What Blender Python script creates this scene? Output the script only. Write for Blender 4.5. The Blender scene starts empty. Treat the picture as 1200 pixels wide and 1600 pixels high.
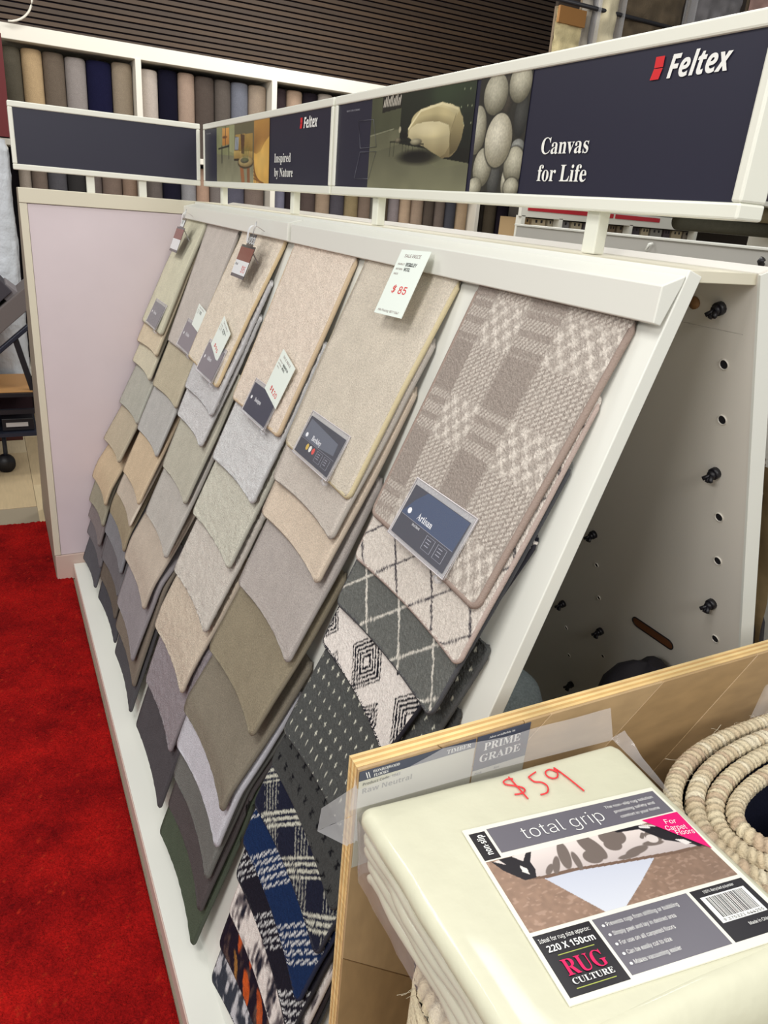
import bpy, math, random
import numpy as np
from mathutils import Vector, Matrix
SC = bpy.context.scene; COL = SC.collection
random.seed(7); RNG = np.random.default_rng(7)

# ---------------------------------------------------------------- camera, light, exposure
cam = bpy.data.objects.new('camera', bpy.data.cameras.new('camera')); COL.objects.link(cam)
cam.data.sensor_fit = 'VERTICAL'; cam.data.sensor_height = 24.0; cam.data.lens = 1154.0 / 1600 * 24
cam.data.clip_start = 0.02
RX, RY, RZ = (0.89023392, -0.44853764, 0.0793571), (0.10635627, 0.37408608, 0.92127518), (-0.44291298, -0.81171029, 0.38072891)
cam.matrix_world = Matrix(((RX[0], RY[0], RZ[0], 0), (RX[1], RY[1], RZ[1], 0), (RX[2], RY[2], RZ[2], 1.6), (0, 0, 0, 1)))
SC.camera = cam
w = bpy.data.worlds.new('world'); SC.world = w; w.use_nodes = True
w.node_tree.nodes['Background'].inputs[0].default_value = (0.96, 0.98, 0.98, 1)
w.node_tree.nodes['Background'].inputs[1].default_value = 0.37
def area(name, loc, sx, sy, power, col=(1, 0.985, 0.95), aim=None):
    l = bpy.data.lights.new(name, 'AREA'); l.shape = 'RECTANGLE'; l.size = sx; l.size_y = sy; l.energy = power; l.color = col
    o = bpy.data.objects.new(name, l); COL.objects.link(o); o.location = loc
    if aim: o.rotation_euler = (Vector(aim) - Vector(loc)).to_track_quat('-Z', 'Y').to_euler()
    return o
area('ceiling_or_fill_light', (-0.9, 0.4, 3.3), 1.2, 0.6, 40)
area('ceiling_or_fill_light', (-2.8, -0.8, 3.0), 1.2, 0.6, 50, aim=(0.6, 0.8, 0.9))  # added fill lamp from the left, brightens the inside of the A-frame
area('ceiling_or_fill_light', (0.0, -2.2, 3.0), 1.6, 0.8, 40, aim=(0.5, 1.8, 0.8))  # added fill lamp behind the camera, lifts the lilac panel and stand interior
area('ceiling_or_fill_light', (0.9, -0.7, 3.3), 1.2, 0.6, 24)
area('ceiling_or_fill_light', (-0.9, 3.0, 3.3), 1.2, 0.6, 34)
area('ceiling_or_fill_light', (1.9, 2.2, 3.3), 1.2, 0.6, 34)
area('ceiling_or_fill_light', (2.2, 4.6, 3.3), 1.2, 0.6, 26)
area('track_light', (0.9, 3.9, 3.3), 2.6, 0.15, 26, aim=(1.5, 5.5, 2.2))
vs = SC.view_settings; vs.view_transform = 'Standard'; vs.look = 'None'; vs.exposure = -0.06; vs.gamma = 1.0; vs.use_curve_mapping = False

# ---------------------------------------------------------------- helpers
def lin(c):
    return tuple(((x / 255) / 12.92 if x / 255 <= 0.04045 else ((x / 255 + 0.055) / 1.055) ** 2.4) for x in c)
MATS = {}
def mat(name, c, rough=0.6, var=0.0, vscale=30, bump=0.0, bscale=300, bdist=0.002, metal=0, coat=0, alpha=1, attr=None, blotch=0.0, bloscale=12, spec=0.5, stretch=None, c2=None, emis=None):
    if name in MATS: return MATS[name]
    m = bpy.data.materials.new(name); m.use_nodes = True; nt = m.node_tree; N = nt.nodes; Lk = nt.links
    p = N['Principled BSDF']; p.inputs['Roughness'].default_value = rough; p.inputs['Metallic'].default_value = metal
    p.inputs['Specular IOR Level'].default_value = spec
    p.inputs['Coat Weight'].default_value = coat; p.inputs['Coat Roughness'].default_value = 0.08
    base = lin(c) + (1,); p.inputs['Base Color'].default_value = base
    tc = N.new('ShaderNodeTexCoord'); src = tc.outputs['Object']
    if stretch:
        mp = N.new('ShaderNodeMapping'); mp.inputs['Scale'].default_value = stretch; Lk.new(src, mp.inputs[0]); src = mp.outputs[0]
    cur = None
    if attr:
        a = N.new('ShaderNodeAttribute'); a.attribute_name = attr; cur = a.outputs['Color']
    def modulate(cur, amount, scale, detail):
        n = N.new('ShaderNodeTexNoise'); n.inputs['Scale'].default_value = scale; n.inputs['Detail'].default_value = detail; Lk.new(src, n.inputs['Vector'])
        r = N.new('ShaderNodeMapRange'); r.inputs[1].default_value = 0.3; r.inputs[2].default_value = 0.7
        r.inputs[3].default_value = 1 - amount; r.inputs[4].default_value = 1 + amount; Lk.new(n.outputs['Fac'], r.inputs[0])
        v = N.new('ShaderNodeVectorMath'); v.operation = 'SCALE'
        if cur is None: v.inputs[0].default_value = base[:3]
        else: Lk.new(cur, v.inputs[0])
        Lk.new(r.outputs[0], v.inputs['Scale']); return v.outputs[0]
    if c2 is not None:
        n = N.new('ShaderNodeTexNoise'); n.inputs['Scale'].default_value = vscale; n.inputs['Detail'].default_value = 4; Lk.new(src, n.inputs['Vector'])
        r = N.new('ShaderNodeMapRange'); r.inputs[1].default_value = 0.4; r.inputs[2].default_value = 0.62; Lk.new(n.outputs['Fac'], r.inputs[0])
        mx = N.new('ShaderNodeMix'); mx.data_type = 'RGBA'; mx.inputs[6].default_value = base; mx.inputs[7].default_value = lin(c2) + (1,)
        Lk.new(r.outputs[0], mx.inputs[0]); cur = mx.outputs[2]
    if var: cur = modulate(cur, var, vscale, 2)
    if blotch: cur = modulate(cur, blotch, bloscale, 3)
    if cur is not None: Lk.new(cur, p.inputs['Base Color'])
    if bump:
        n = N.new('ShaderNodeTexNoise'); n.inputs['Scale'].default_value = bscale; n.inputs['Detail'].default_value = 3; Lk.new(src, n.inputs['Vector'])
        b = N.new('ShaderNodeBump'); b.inputs['Strength'].default_value = bump; b.inputs['Distance'].default_value = bdist
        Lk.new(n.outputs['Fac'], b.inputs['Height']); Lk.new(b.outputs[0], p.inputs['Normal'])
    if alpha < 1:
        p.inputs['Alpha'].default_value = alpha
    if emis:
        p.inputs['Emission Color'].default_value = lin(emis) + (1,); p.inputs['Emission Strength'].default_value = 1
    MATS[name] = m; return m
def carpet_mat(c, shag=False, name=None):
    n = name or 'carpet_%d_%d_%d%s' % (*c, 's' if shag else '')
    if shag: return mat(n, c, 1.0, var=0.15, vscale=220, bump=0.9, bscale=330, bdist=0.004, blotch=0.05, bloscale=30, spec=0.1)
    return mat(n, c, 1.0, var=0.15, vscale=300, bump=0.8, bscale=380, bdist=0.003, blotch=0.05, bloscale=25, spec=0.1)
def flat(c, rough=0.5): return mat('print_%d_%d_%d' % tuple(c), c, rough)

class Fr:                                    # a local frame: x right, y up, z out
    def __init__(s, O, ex, ey, ez=None, k=1.0):
        s.k = k
        s.O = Vector(O); s.ex = Vector(ex).normalized(); s.ey = Vector(ey).normalized()
        s.ez = Vector(ez).normalized() if ez is not None else s.ex.cross(s.ey)
    def __call__(s, x, y, z=0): return s.O + (s.ex * x + s.ey * y + s.ez * z) * s.k
W0 = Fr((0, 0, 0), (1, 0, 0), (0, 1, 0))
class MB:
    def __init__(s): s.v = []; s.f = []; s.mi = []; s.mats = []; s.sm = []
    def mid(s, m):
        if m not in s.mats: s.mats.append(m)
        return s.mats.index(m)
    def add(s, vs, fs, m, smooth=False):
        k = len(s.v); i = s.mid(m); s.v += [tuple(v) for v in vs]
        for f in fs: s.f.append(tuple(k + a for a in f)); s.mi.append(i); s.sm.append(smooth)
        return s
    def poly(s, pts, m): return s.add(pts, [tuple(range(len(pts)))], m)
    def box(s, x0, x1, y0, y1, z0, z1, m, F=W0):
        P = [F(x, y, z) for z in (z0, z1) for y in (y0, y1) for x in (x0, x1)]
        return s.add(P, [(0, 2, 3, 1), (4, 5, 7, 6), (0, 1, 5, 4), (2, 6, 7, 3), (0, 4, 6, 2), (1, 3, 7, 5)], m)
    def prism(s, pts, F, z0, z1, m):        # polygon in the frame's xy, extruded along z
        n = len(pts); P = [F(x, y, z0) for x, y in pts] + [F(x, y, z1) for x, y in pts]
        fs = [tuple(range(n))[::-1], tuple(range(n, 2 * n))] + [(i, (i + 1) % n, n + (i + 1) % n, n + i) for i in range(n)]
        return s.add(P, fs, m)
    def tube(s, path, r, m, n=8, closed=False, caps=True, up=(0, 0, 1)):
        path = [Vector(p) for p in path]; L = len(path); V = []; rr = r if hasattr(r, '__len__') else [r] * L
        for i, p in enumerate(path):
            a = path[(i + 1) % L] if (closed or i < L - 1) else p; b = path[i - 1] if (closed or i > 0) else p
            t = (a - b).normalized(); u = Vector(up)
            if abs(t.dot(u)) > 0.95: u = Vector((1, 0, 0)) if abs(t.x) < 0.9 else Vector((0, 1, 0))
            e1 = t.cross(u).normalized(); e2 = e1.cross(t)
            for k in range(n):
                q = 2 * math.pi * k / n; V.append(p + (e1 * math.cos(q) + e2 * math.sin(q)) * rr[i])
        fs = []
        for i in range(L if closed else L - 1):
            for k in range(n):
                j = (i + 1) % L; fs.append((i * n + k, i * n + (k + 1) % n, j * n + (k + 1) % n, j * n + k))
        if caps and not closed: fs += [tuple(range(n))[::-1], tuple(range((L - 1) * n, L * n))]
        return s.add(V, fs, m, True)
    def disc(s, F, cx, cy, z, rx, ry, m, n=24, rot=0):
        c, sn = math.cos(rot), math.sin(rot)
        return s.poly([F(cx + rx * math.cos(2 * math.pi * k / n) * c - ry * math.sin(2 * math.pi * k / n) * sn,
                         cy + rx * math.cos(2 * math.pi * k / n) * sn + ry * math.sin(2 * math.pi * k / n) * c, z) for k in range(n)], m)
    def text(s, t, F, x, y, z, m, h=None, wd=None, font='sans', thick=0.0, right=False, shear=0):
        V, Fc = text_geo(t, font, thick, shear)
        xs = [a for a, b in V]; ys = [b for a, b in V]; x0, x1, y0, y1 = min(xs), max(xs), min(ys), max(ys)
        base = 0.0 if font != 'x' else y0
        sy = h / cap_h(font) if h else None; sx = wd / (x1 - x0) if wd else None
        if sy is None: sy = sx
        if sx is None: sx = sy
        if right: x = x - (x1 - x0) * sx
        return s.add([F(x + (a - x0) * sx, y + (b - base) * sy, z) for a, b in V], Fc, m)
    def build(s, name, parent=None, base=None, bevel=0, label=None, seg=2, props=None):
        me = bpy.data.meshes.new(name); o0 = Vector(base) if base is not None else (Vector(parent['_b']) if parent is not None else Vector((0, 0, 0)))
        me.from_pydata([(v[0] - o0.x, v[1] - o0.y, v[2] - o0.z) for v in s.v], [], s.f)
        for m in s.mats: me.materials.append(m)
        me.polygons.foreach_set('material_index', s.mi); me.polygons.foreach_set('use_smooth', s.sm); me.update()
        o = bpy.data.objects.new(name, me); COL.objects.link(o)
        if parent is not None: o.parent = parent
        else: o.location = o0
        o['_b'] = tuple(o0)
        if bevel:
            b = o.modifiers.new('bevel', 'BEVEL'); b.width = bevel; b.segments = seg; b.limit_method = 'ANGLE'; b.angle_limit = 0.6
        if label: o['label'] = label
        for k, v in (props or {}).items(): o[k] = v
        return o
FONTS = {}
def cap_h(font):
    V, _ = text_geo('H', font, 0.0, 0); ys = [b for a, b in V]; return max(ys) - min(ys)
def get_font(kind):
    if kind in FONTS: return FONTS[kind]
    f = None
    try:
        import os
        d = bpy.utils.system_resource('DATAFILES', path='fonts')
        f = bpy.data.fonts.load(os.path.join(d, {'sans': 'Inter.woff2', 'serif': 'NotoSansMath-Regular.woff2', 'math': 'NotoSansMath-Regular.woff2'}[kind]))
    except Exception: f = None
    FONTS[kind] = f; return f
def mathify(t, up, lo, dg=None):
    r = ''
    for ch in t:
        if 'A' <= ch <= 'Z': r += chr(up + ord(ch) - 65)
        elif 'a' <= ch <= 'z': r += chr(lo + ord(ch) - 97)
        elif dg and ch.isdigit(): r += chr(dg + ord(ch) - 48)
        else: r += ch
    return r
TG = {}
def text_geo(t, font, thick, shear):
    key = (t, font, thick, shear)
    if key in TG: return TG[key]
    cu = bpy.data.curves.new('t', 'FONT'); f = None
    if font == 'serif': f = get_font('math'); body = mathify(t, 0x1D400, 0x1D41A, 0x1D7CE) if f else t
    elif font == 'bold': f = get_font('math'); body = mathify(t, 0x1D5D4, 0x1D5EE, 0x1D7EC) if f else t
    elif font == 'bolditalic': f = get_font('math'); body = mathify(t, 0x1D63C, 0x1D656) if f else t
    else: f = get_font('sans'); body = t
    if f: cu.font = f
    cu.body = body; cu.offset = thick; cu.shear = shear; cu.resolution_u = 3
    o = bpy.data.objects.new('t', cu); COL.objects.link(o)
    me = bpy.data.meshes.new_from_object(o.evaluated_get(bpy.context.evaluated_depsgraph_get()))
    V = [(v.co.x, v.co.y) for v in me.vertices]; Fc = [tuple(p.vertices) for p in me.polygons]
    bpy.data.objects.remove(o); bpy.data.curves.remove(cu); bpy.data.meshes.remove(me)
    if not V: V = [(0, 0), (1, 0), (1, 1)]; Fc = [(0, 1, 2)]
    TG[key] = (V, Fc); return TG[key]
def thing(name, label, cat, loc, group=None):
    o = bpy.data.objects.new(name, None); COL.objects.link(o); o.empty_display_size = 0.05
    o.location = loc; o['_b'] = tuple(loc); return tag(o, label, cat, group)
def tag(o, label, cat, group=None, kind=None):
    if label: o['label'] = label
    if cat: o['category'] = cat
    if group: o['group'] = group
    if kind: o['kind'] = kind
    return o
def struct(o): o['kind'] = 'structure'; return o
def grid_mesh(name, P, mats, parent=None, base=None, cols=None, smooth=True, matidx=None):
    ny, nx, _ = P.shape; o0 = np.array(base if base is not None else (parent['_b'] if parent is not None else (0, 0, 0)), float)
    V = (P.reshape(-1, 3) - o0); idx = np.arange(ny * nx).reshape(ny, nx)
    q = np.stack([idx[:-1, :-1], idx[:-1, 1:], idx[1:, 1:], idx[1:, :-1]], -1).reshape(-1, 4)
    me = bpy.data.meshes.new(name); me.vertices.add(len(V)); me.vertices.foreach_set('co', V.astype(np.float32).ravel())
    me.loops.add(q.size); me.loops.foreach_set('vertex_index', q.astype(np.int32).ravel())
    me.polygons.add(len(q)); me.polygons.foreach_set('loop_start', np.arange(0, q.size, 4, dtype=np.int32))
    me.polygons.foreach_set('use_smooth', np.full(len(q), smooth)); me.update(calc_edges=True)
    for m in mats: me.materials.append(m)
    if cols is not None:
        a = me.color_attributes.new('col', 'FLOAT_COLOR', 'POINT')
        c4 = np.ones((ny * nx, 4), np.float32); c4[:, :3] = cols.reshape(-1, 3); a.data.foreach_set('color', c4.ravel())
    o = bpy.data.objects.new(name, me); COL.objects.link(o)
    if parent is not None: o.parent = parent
    else: o.location = Vector(o0)
    o['_b'] = tuple(float(x) for x in o0); return o
def noise2(x, y, sc, seed=0):                # smooth value noise on arrays
    r = np.random.default_rng(seed).random((64, 64)); x = x * sc + 100; y = y * sc + 100
    xi = np.floor(x).astype(int); yi = np.floor(y).astype(int); fx = x - xi; fy = y - yi
    fx = fx * fx * (3 - 2 * fx); fy = fy * fy * (3 - 2 * fy)
    g = lambda a, b: r[a % 64, b % 64]
    return (g(xi, yi) * (1 - fx) + g(xi + 1, yi) * fx) * (1 - fy) + (g(xi, yi + 1) * (1 - fx) + g(xi + 1, yi + 1) * fx) * fy
def lina(c): return np.array(lin(c))

# shared materials
M_white = mat('white_laminate', (226, 226, 218), 0.35, bump=0.05, bscale=60)
M_cream = mat('cream_laminate', (216, 210, 190), 0.45)
M_lilac = mat('lilac_grey_board', (214, 202, 207), 0.6, blotch=0.03, bloscale=4)
M_pinkc = mat('pale_pink_plinth', (205, 182, 170), 0.6)
M_greyin = mat('grey_melamine', (226, 220, 210), 0.5)
M_black = mat('black_plastic', (22, 20, 26), 0.45)
M_navyp = mat('navy_print', (35, 34, 52), 0.45)
M_clear = mat('clear_acrylic', (225, 225, 230), 0.1, alpha=0.30, coat=0.3)
M_front = mat('clear_front', (235, 235, 240), 0.05, alpha=0.05, coat=0.4)
M_gap = mat('dark_gap', (18, 14, 20), 0.9)
# ---------------------------------------------------------------- setting
mb = MB(); mb.box(-4, 9, -3, 9, -0.06, -0.004, mat('floor_base', (150, 138, 118), 0.6)); fl = struct(mb.build('floor'))
M_pl = [mat('vinyl_plank_%d' % i, c, 0.35, var=0.06, vscale=9, stretch=(9, 1, 1), bump=0.05, bscale=60) for i, c in enumerate([(206, 186, 150), (198, 176, 140), (210, 192, 158)])]
k = 0
for i in range(7):
    for j in range(4):
        x0 = -0.98 + i * 0.18; y0 = 3.4 + j * 0.92 + (i % 3) * 0.3
        m = MB(); m.box(x0, x0 + 0.178, y0, y0 + 0.917, -0.004, 0.0, M_pl[(i * 2 + j) % 3]); m.build('plank', fl, bevel=0.0008, seg=1)
mb = MB(); mb.box(-4, 9, 6.05, 6.15, -0.004, 3.9, mat('wall_paint', (170, 160, 148), 0.8)); struct(mb.build('wall_back'))

# slatted acoustic panel above the wall display
t = thing('slatted_wall_panel', 'dark brown horizontal timber slat panelling above the white roll display', 'wall panel', (2.2, 5.98, 2.41))
MB().box(-1.2, 4.47, 5.96, 6.0, 2.41, 3.8, mat('slat_backing', (34, 24, 38), 0.9)).build('backing', t)
for i in range(40):
    z = 2.425 + i * 0.0343
    m = mat('slat_wood_%d' % (i % 3), [(76, 59, 44), (70, 54, 41), (82, 63, 46)][i % 3], 0.6, var=0.1, vscale=4, stretch=(0.6, 6, 6))
    MB().box(-1.2, 4.46, 5.935, 5.962, z, z + 0.0235, m).build('slat', t)

# wall display of carpet rolls
t = thing('roll_display_unit', 'white framed wall shelving unit holding two rows of carpet rolls', 'shelving', (2.2, 5.6, 0))
M_unit = mat('unit_white', (238, 232, 218), 0.45)
MB().box(-1.7, 4.1, 5.48, 5.93, 2.325, 2.405, M_unit).build('top_board', t, bevel=0.003)
MB().box(-1.7, 4.1, 5.48, 5.93, 1.765, 1.80, M_unit).build('shelf_board', t, bevel=0.003)
MB().box(-1.7, 4.1, 5.50, 5.93, 0.35, 0.40, M_unit).build('shelf_board', t, bevel=0.003)
MB().box(-1.7, 4.1, 5.88, 5.93, 0, 2.325, mat('unit_back', (40, 34, 44), 0.9)).build('back_panel', t)
for x in (0.09, 0.972, 1.863, 2.742, 3.612):
    MB().box(x - 0.018, x + 0.018, 5.47, 5.88, 0, 2.325, M_unit).build('upright', t, bevel=0.002)
UP = [(0.203, .311, (92, 86, 74)), (.311, .429, (184, 158, 122)), (.429, .553, (108, 96, 84)), (.553, .676, (146, 138, 134)), (.676, .826, (26, 26, 52)), (.826, .952, (146, 132, 114)),
      (.99, 1.11, (188, 176, 166)), (1.11, 1.236, (22, 21, 36)), (1.236, 1.348, (162, 140, 124)), (1.348, 1.479, (84, 74, 68)), (1.479, 1.592, (94, 86, 80)), (1.592, 1.712, (112, 114, 124)), (1.712, 1.84, (150, 134, 118)),
      (1.885, 1.987, (58, 48, 50)), (1.987, 2.106, (166, 142, 122)), (2.106, 2.223, (36, 30, 36)), (2.223, 2.337, (172, 162, 152)), (2.337, 2.45, (120, 104, 90)), (2.45, 2.57, (70, 66, 70)), (2.57, 2.7, (160, 146, 130))]
LO = [(.237, .309, (156, 144, 132)), (.309, .404, (116, 102, 92)), (.404, .519, (84, 82, 86)), (.519, .63, (52, 50, 50)), (.63, .731, (100, 90, 86)), (.731, .858, (118, 102, 92)), (.858, .955, (140, 118, 102)),
      (.996, 1.121, (100, 92, 88)), (1.121, 1.244, (28, 26, 40)), (1.244, 1.348, (140, 138, 140)), (1.348, 1.44, (172, 142, 122)), (1.44, 1.548, (118, 110, 106)), (1.548, 1.69, (88, 86, 98)), (1.69, 1.835, (116, 102, 94)),
      (1.898, 1.994, (122, 120, 136)), (1.994, 2.112, (48, 40, 42)), (2.112, 2.233, (84, 72, 68)), (2.233, 2.351, (152, 132, 112)), (2.351, 2.47, (78, 74, 80)), (2.47, 2.587, (138, 122, 92)), (2.587, 2.69, (120, 104, 92)),
      (2.778, 2.844, (96, 84, 70)), (2.844, 2.945, (142, 132, 132)), (2.945, 3.048, (178, 154, 130)), (3.048, 3.164, (156, 136, 118)), (3.164, 3.265, (86, 76, 68)), (3.265, 3.366, (112, 100, 92)), (3.366, 3.47, (76, 76, 82)), (3.47, 3.58, (176, 152, 124)),
      (3.65, 3.744, (66, 60, 54)), (3.744, 3.873, (92, 82, 68)), (3.873, 4.0, (38, 32, 40))]
def cname(c):
    r, g, b = c; v = (r + g + b) / 3
    if b > r + 12: return ('navy' if v < 70 else 'blue grey')
    if v < 55: return 'near black'
    if r - b > 45: return 'tan'
    if r - b > 26: return 'beige' if v > 130 else 'brown'
    if r - b > 12: return 'pale stone' if v > 150 else ('grey brown' if v > 75 else 'dark brown')
    return 'light grey' if v > 130 else ('mid grey' if v > 75 else 'charcoal')
def rolls(rows, zb, zt, row, bays):
    for i, (x0, x1, c) in enumerate(rows):
        cx = (x0 + x1) / 2; rx = (x1 - x0) / 2 * 0.985; ry = 0.045; n = 20; y = 5.59
        P = []
        ztt = zt + RNG.uniform(-0.012, 0.004)
        prof = [(zb, 1.0), (ztt - 0.02, 1.0), (ztt - 0.006, 0.96), (ztt, 0.8), (ztt, 0.0)]
        for z, s in prof: P.append([(cx + rx * s * math.cos(a), y + ry * s * math.sin(a) * (1 if math.sin(a) > 0 else 1), z) for a in np.linspace(0, 2 * math.pi, n + 1)])
        o = grid_mesh('carpet_roll', np.array(P), [carpet_mat(c)], base=(cx, y, zb))
        bay = sum(1 for b in (0.972, 1.863, 2.742, 3.612) if cx > b); bx = (0.09, .972, 1.863, 2.742, 3.612)[bay]
        pos = sum(1 for a in rows[:i] if a[0] > bx - .02 and (a[0] + a[1]) / 2 > bx)
        tag(o, '%s roll, %s in the %s bay, %s wall row' % (cname(c), ORD[pos], ['far left', 'second', 'third', 'fourth', 'fifth'][bay], row), 'carpet roll', 'carpet rolls in the %s row of the wall display' % row)
ORD = ['first', 'second', 'third', 'fourth', 'fifth', 'sixth', 'seventh', 'eighth', 'ninth', 'tenth', 'eleventh', 'twelfth']
rolls(UP, 1.801, 2.30, 'upper', 0); rolls(LO, 0.401, 1.745, 'lower', 0)

# white cable at the ceiling
pts = [(0.36 + 0.12 * math.sin(a) , 5.4, 2.44 + 0.42 * a / 1.5) for a in np.linspace(0, 1.5, 14)]
pts = [(0.255 + 0.14 * (1 - (1 - q) ** 2), 5.44, 2.408 + 0.16 * q ** 1.6) for q in np.linspace(0, 1, 12)] + [(0.405, 5.44, 2.9)]
o = MB().tube(pts, 0.006, M_unit).build('hanging_cable', base=pts[0]); tag(o, 'thin white cable hanging in front of the dark slats, top left', 'cable')

# left: cabinet end with the lilac panel
t = thing('display_cabinet', 'tall cabinet end with a lilac grey panel and cream edges beside the carpet samples', 'cabinet', (0.42, 3.5, 0))
MB().prism([(3.128, 0.0), (3.95, 0.0), (3.24, 1.56), (3.128, 1.56)], Fr((0, 0, 0), (0, 1, 0), (0, 0, 1), (1, 0, 0)), 0.125, 0.92, mat('cabinet_side', (150, 138, 122), 0.6)).build('carcass', t, bevel=0.002)
MB().box(0.125, 0.92, 3.112, 3.128, 1.512, 1.562, M_cream).build('top_band', t, bevel=0.002)
MB().box(0.125, 0.150, 3.114, 3.128, 0.118, 1.511, M_cream).build('edge_strip', t, bevel=0.002)
MB().box(0.151, 0.80, 3.118, 3.128, 0.118, 1.510, M_lilac).build('front_panel', t)
MB().box(0.128, 0.80, 3.112, 3.128, 0.0, 0.116, M_pinkc).build('plinth', t, bevel=0.002)

# ---------------------------------------------------------------- carpet sample stand
A18 = math.radians(18); TOP = Vector((0.745, 0, 1.56)); DN = Vector((-math.sin(A18), 0, -math.cos(A18))); NB = Vector((-math.cos(A18), 0, math.sin(A18)))
def B(Y, s, h): return Vector((TOP.x + DN.x * s + NB.x * h, Y, TOP.z + DN.z * s + NB.z * h))
FB = Fr(TOP, (0, -1, 0), -DN, NB)            # board frame: x towards the camera (-Y), y up the slope, z out
Y0, Y1 = 0.658, 3.105
t = thing('carpet_sample_stand', 'long white A-frame display stand holding six columns of carpet samples', 'display stand', (0.7, 1.9, 0))
SL = 1.567
MB().prism([(-Y0, 0), (-Y1, 0), (-Y1, -SL), (-Y0, -SL)], FB, -0.024, 0.0, M_white).build('front_board', t, bevel=0.0015)
DB = Vector((math.sin(A18), 0, -math.cos(A18))); FK = Fr((0.868, 0, 1.56), (0, 1, 0), -DB)      # back board: z points out to +X
mb = MB(); mb.prism([(Y0, 0), (Y1, 0), (Y1, -1.63), (Y0, -1.63)], FK, 0.0, 0.028, M_greyin); bb = mb.build('back_board', t, bevel=0.0015)
MB().prism([(Y0 - 0.003, -0.002), (Y0 + 0.001, -0.002), (Y0 + 0.001, -1.63), (Y0 - 0.003, -1.63)], FK, -0.001, 0.029, M_white).build('edge_trim', t)
MB().box(0.752, 0.885, Y0 + 0.004, Y1, 1.545, 1.5595, M_cream).build('top_board', t, bevel=0.001)
mb = MB(); mb.box(-3.1, -Y0 - 0.02, -0.0845, -0.0840, -0.0008, 0.0, M_gap, Fr((0.868, 0, 1.56), (0, -1, 0), -DB)); mb.build('board_seam', bb)
# tray at the foot
MB().box(0.197, 0.30, 0.45, 3.11, 0.062, 0.072, M_white).build('tray_top', t, bevel=0.001)
MB().box(0.195, 0.209, 0.45, 3.108, 0.0, 0.0615, M_pinkc).build('tray_front', t)
MB().box(0.21, 1.30, Y0 + 0.02, 3.10, 0.0, 0.0615, M_white).build('base', t)
# two clamp rails along the top
FR = Fr((0, 0, 0), (1, 0, 0), (0, 0, 1), (0, 1, 0))
def rail(y0, y1, dx=0.0, dz=0.0):
    P = [(0.705 + dx, 1.5405 + dz), (0.703 + dx, 1.4965 + dz), (0.7155, 1.4935), (0.7375, 1.541), (0.741, 1.553)]
    MB().prism(P, FR, y0, y1, M_white).build('clamp_rail', t, bevel=0.0015)
rail(Y0, 1.917); rail(1.932, 3.11, dx=-0.004, dz=0.002)
# pegs and holes on the inner face of the back board
FI = Fr((0.868, 0, 1.56), (0, -1, 0), -DB)   # z points in to -X, x = -Y
def hole(y, s, r=0.0075):
    m = MB(); m.disc(FI, -y, -s, 0.0006, r, r, M_gap, 14); m.tube([FI(-y + r * math.cos(a), -s + r * math.sin(a), 0.0008) for a in np.linspace(0, 6.2832, 15)[:-1]], 0.0011, M_greyin, 5, closed=True); m.build('peg_hole', bb)
def peg(y, s, sc=1.0):
    m = MB(); r = 0.0095 * sc
    m.tube([FI(-y, -s, z) for z in (0, 0.008, 0.0085)], [r, r, r * 0.8], M_black, 12)
    m.tube([FI(-y, -s, 0.006), FI(-y, -s - 0.001, 0.013)], r * 0.75, M_black, 8)
    for a in (-0.9, 0, 0.9): m.tube([FI(-y, -s, 0.011), FI(-y + 0.010 * math.sin(a), -s - 0.008 * math.cos(a), 0.021)], r * 0.36, M_black, 6)
    m.build('shelf_peg', bb)
for s_ in (0.053, 0.311, 0.568, 0.826): peg(0.715, s_)
for s_ in (0.133, 0.219, 0.389, 0.474, 0.6425, 0.73): hole(0.707, s_)
for y_ in (1.012, 1.14):
    for s_ in ((0.568, 0.826, 1.087) if y_ < 1.1 else (0.826, 1.087)): peg(y_, s_, 0.9)
    for s_ in (0.646, 0.733, 0.901, 0.99): hole(y_, s_, 0.005)
m = MB(); r = 0.011
def stadium(x0, x1, y, r, z, F): return [F(x0 + r * math.cos(a), y + r * math.sin(a), z) for a in np.linspace(math.pi / 2, 1.5 * math.pi, 9)] + [F(x1 + r * math.cos(a), y + r * math.sin(a), z) for a in np.linspace(-math.pi / 2, math.pi / 2, 9)]
m.poly(stadium(-0.90, -0.815, -0.729, r, 0.0005, FI), mat('slot_wood', (112, 66, 34), 0.6))
m.tube(stadium(-0.90, -0.815, -0.729, r, 0.0008, FI), 0.0014, M_black, 5, closed=True); m.build('hand_slot', bb)
m = MB(); m.tube([FI(-0.76, -0.052, z) for z in (0, 0.004)], 0.009, mat('wood_plug', (150, 110, 70), 0.6), 12); m.build('wood_plug', bb)
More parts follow.
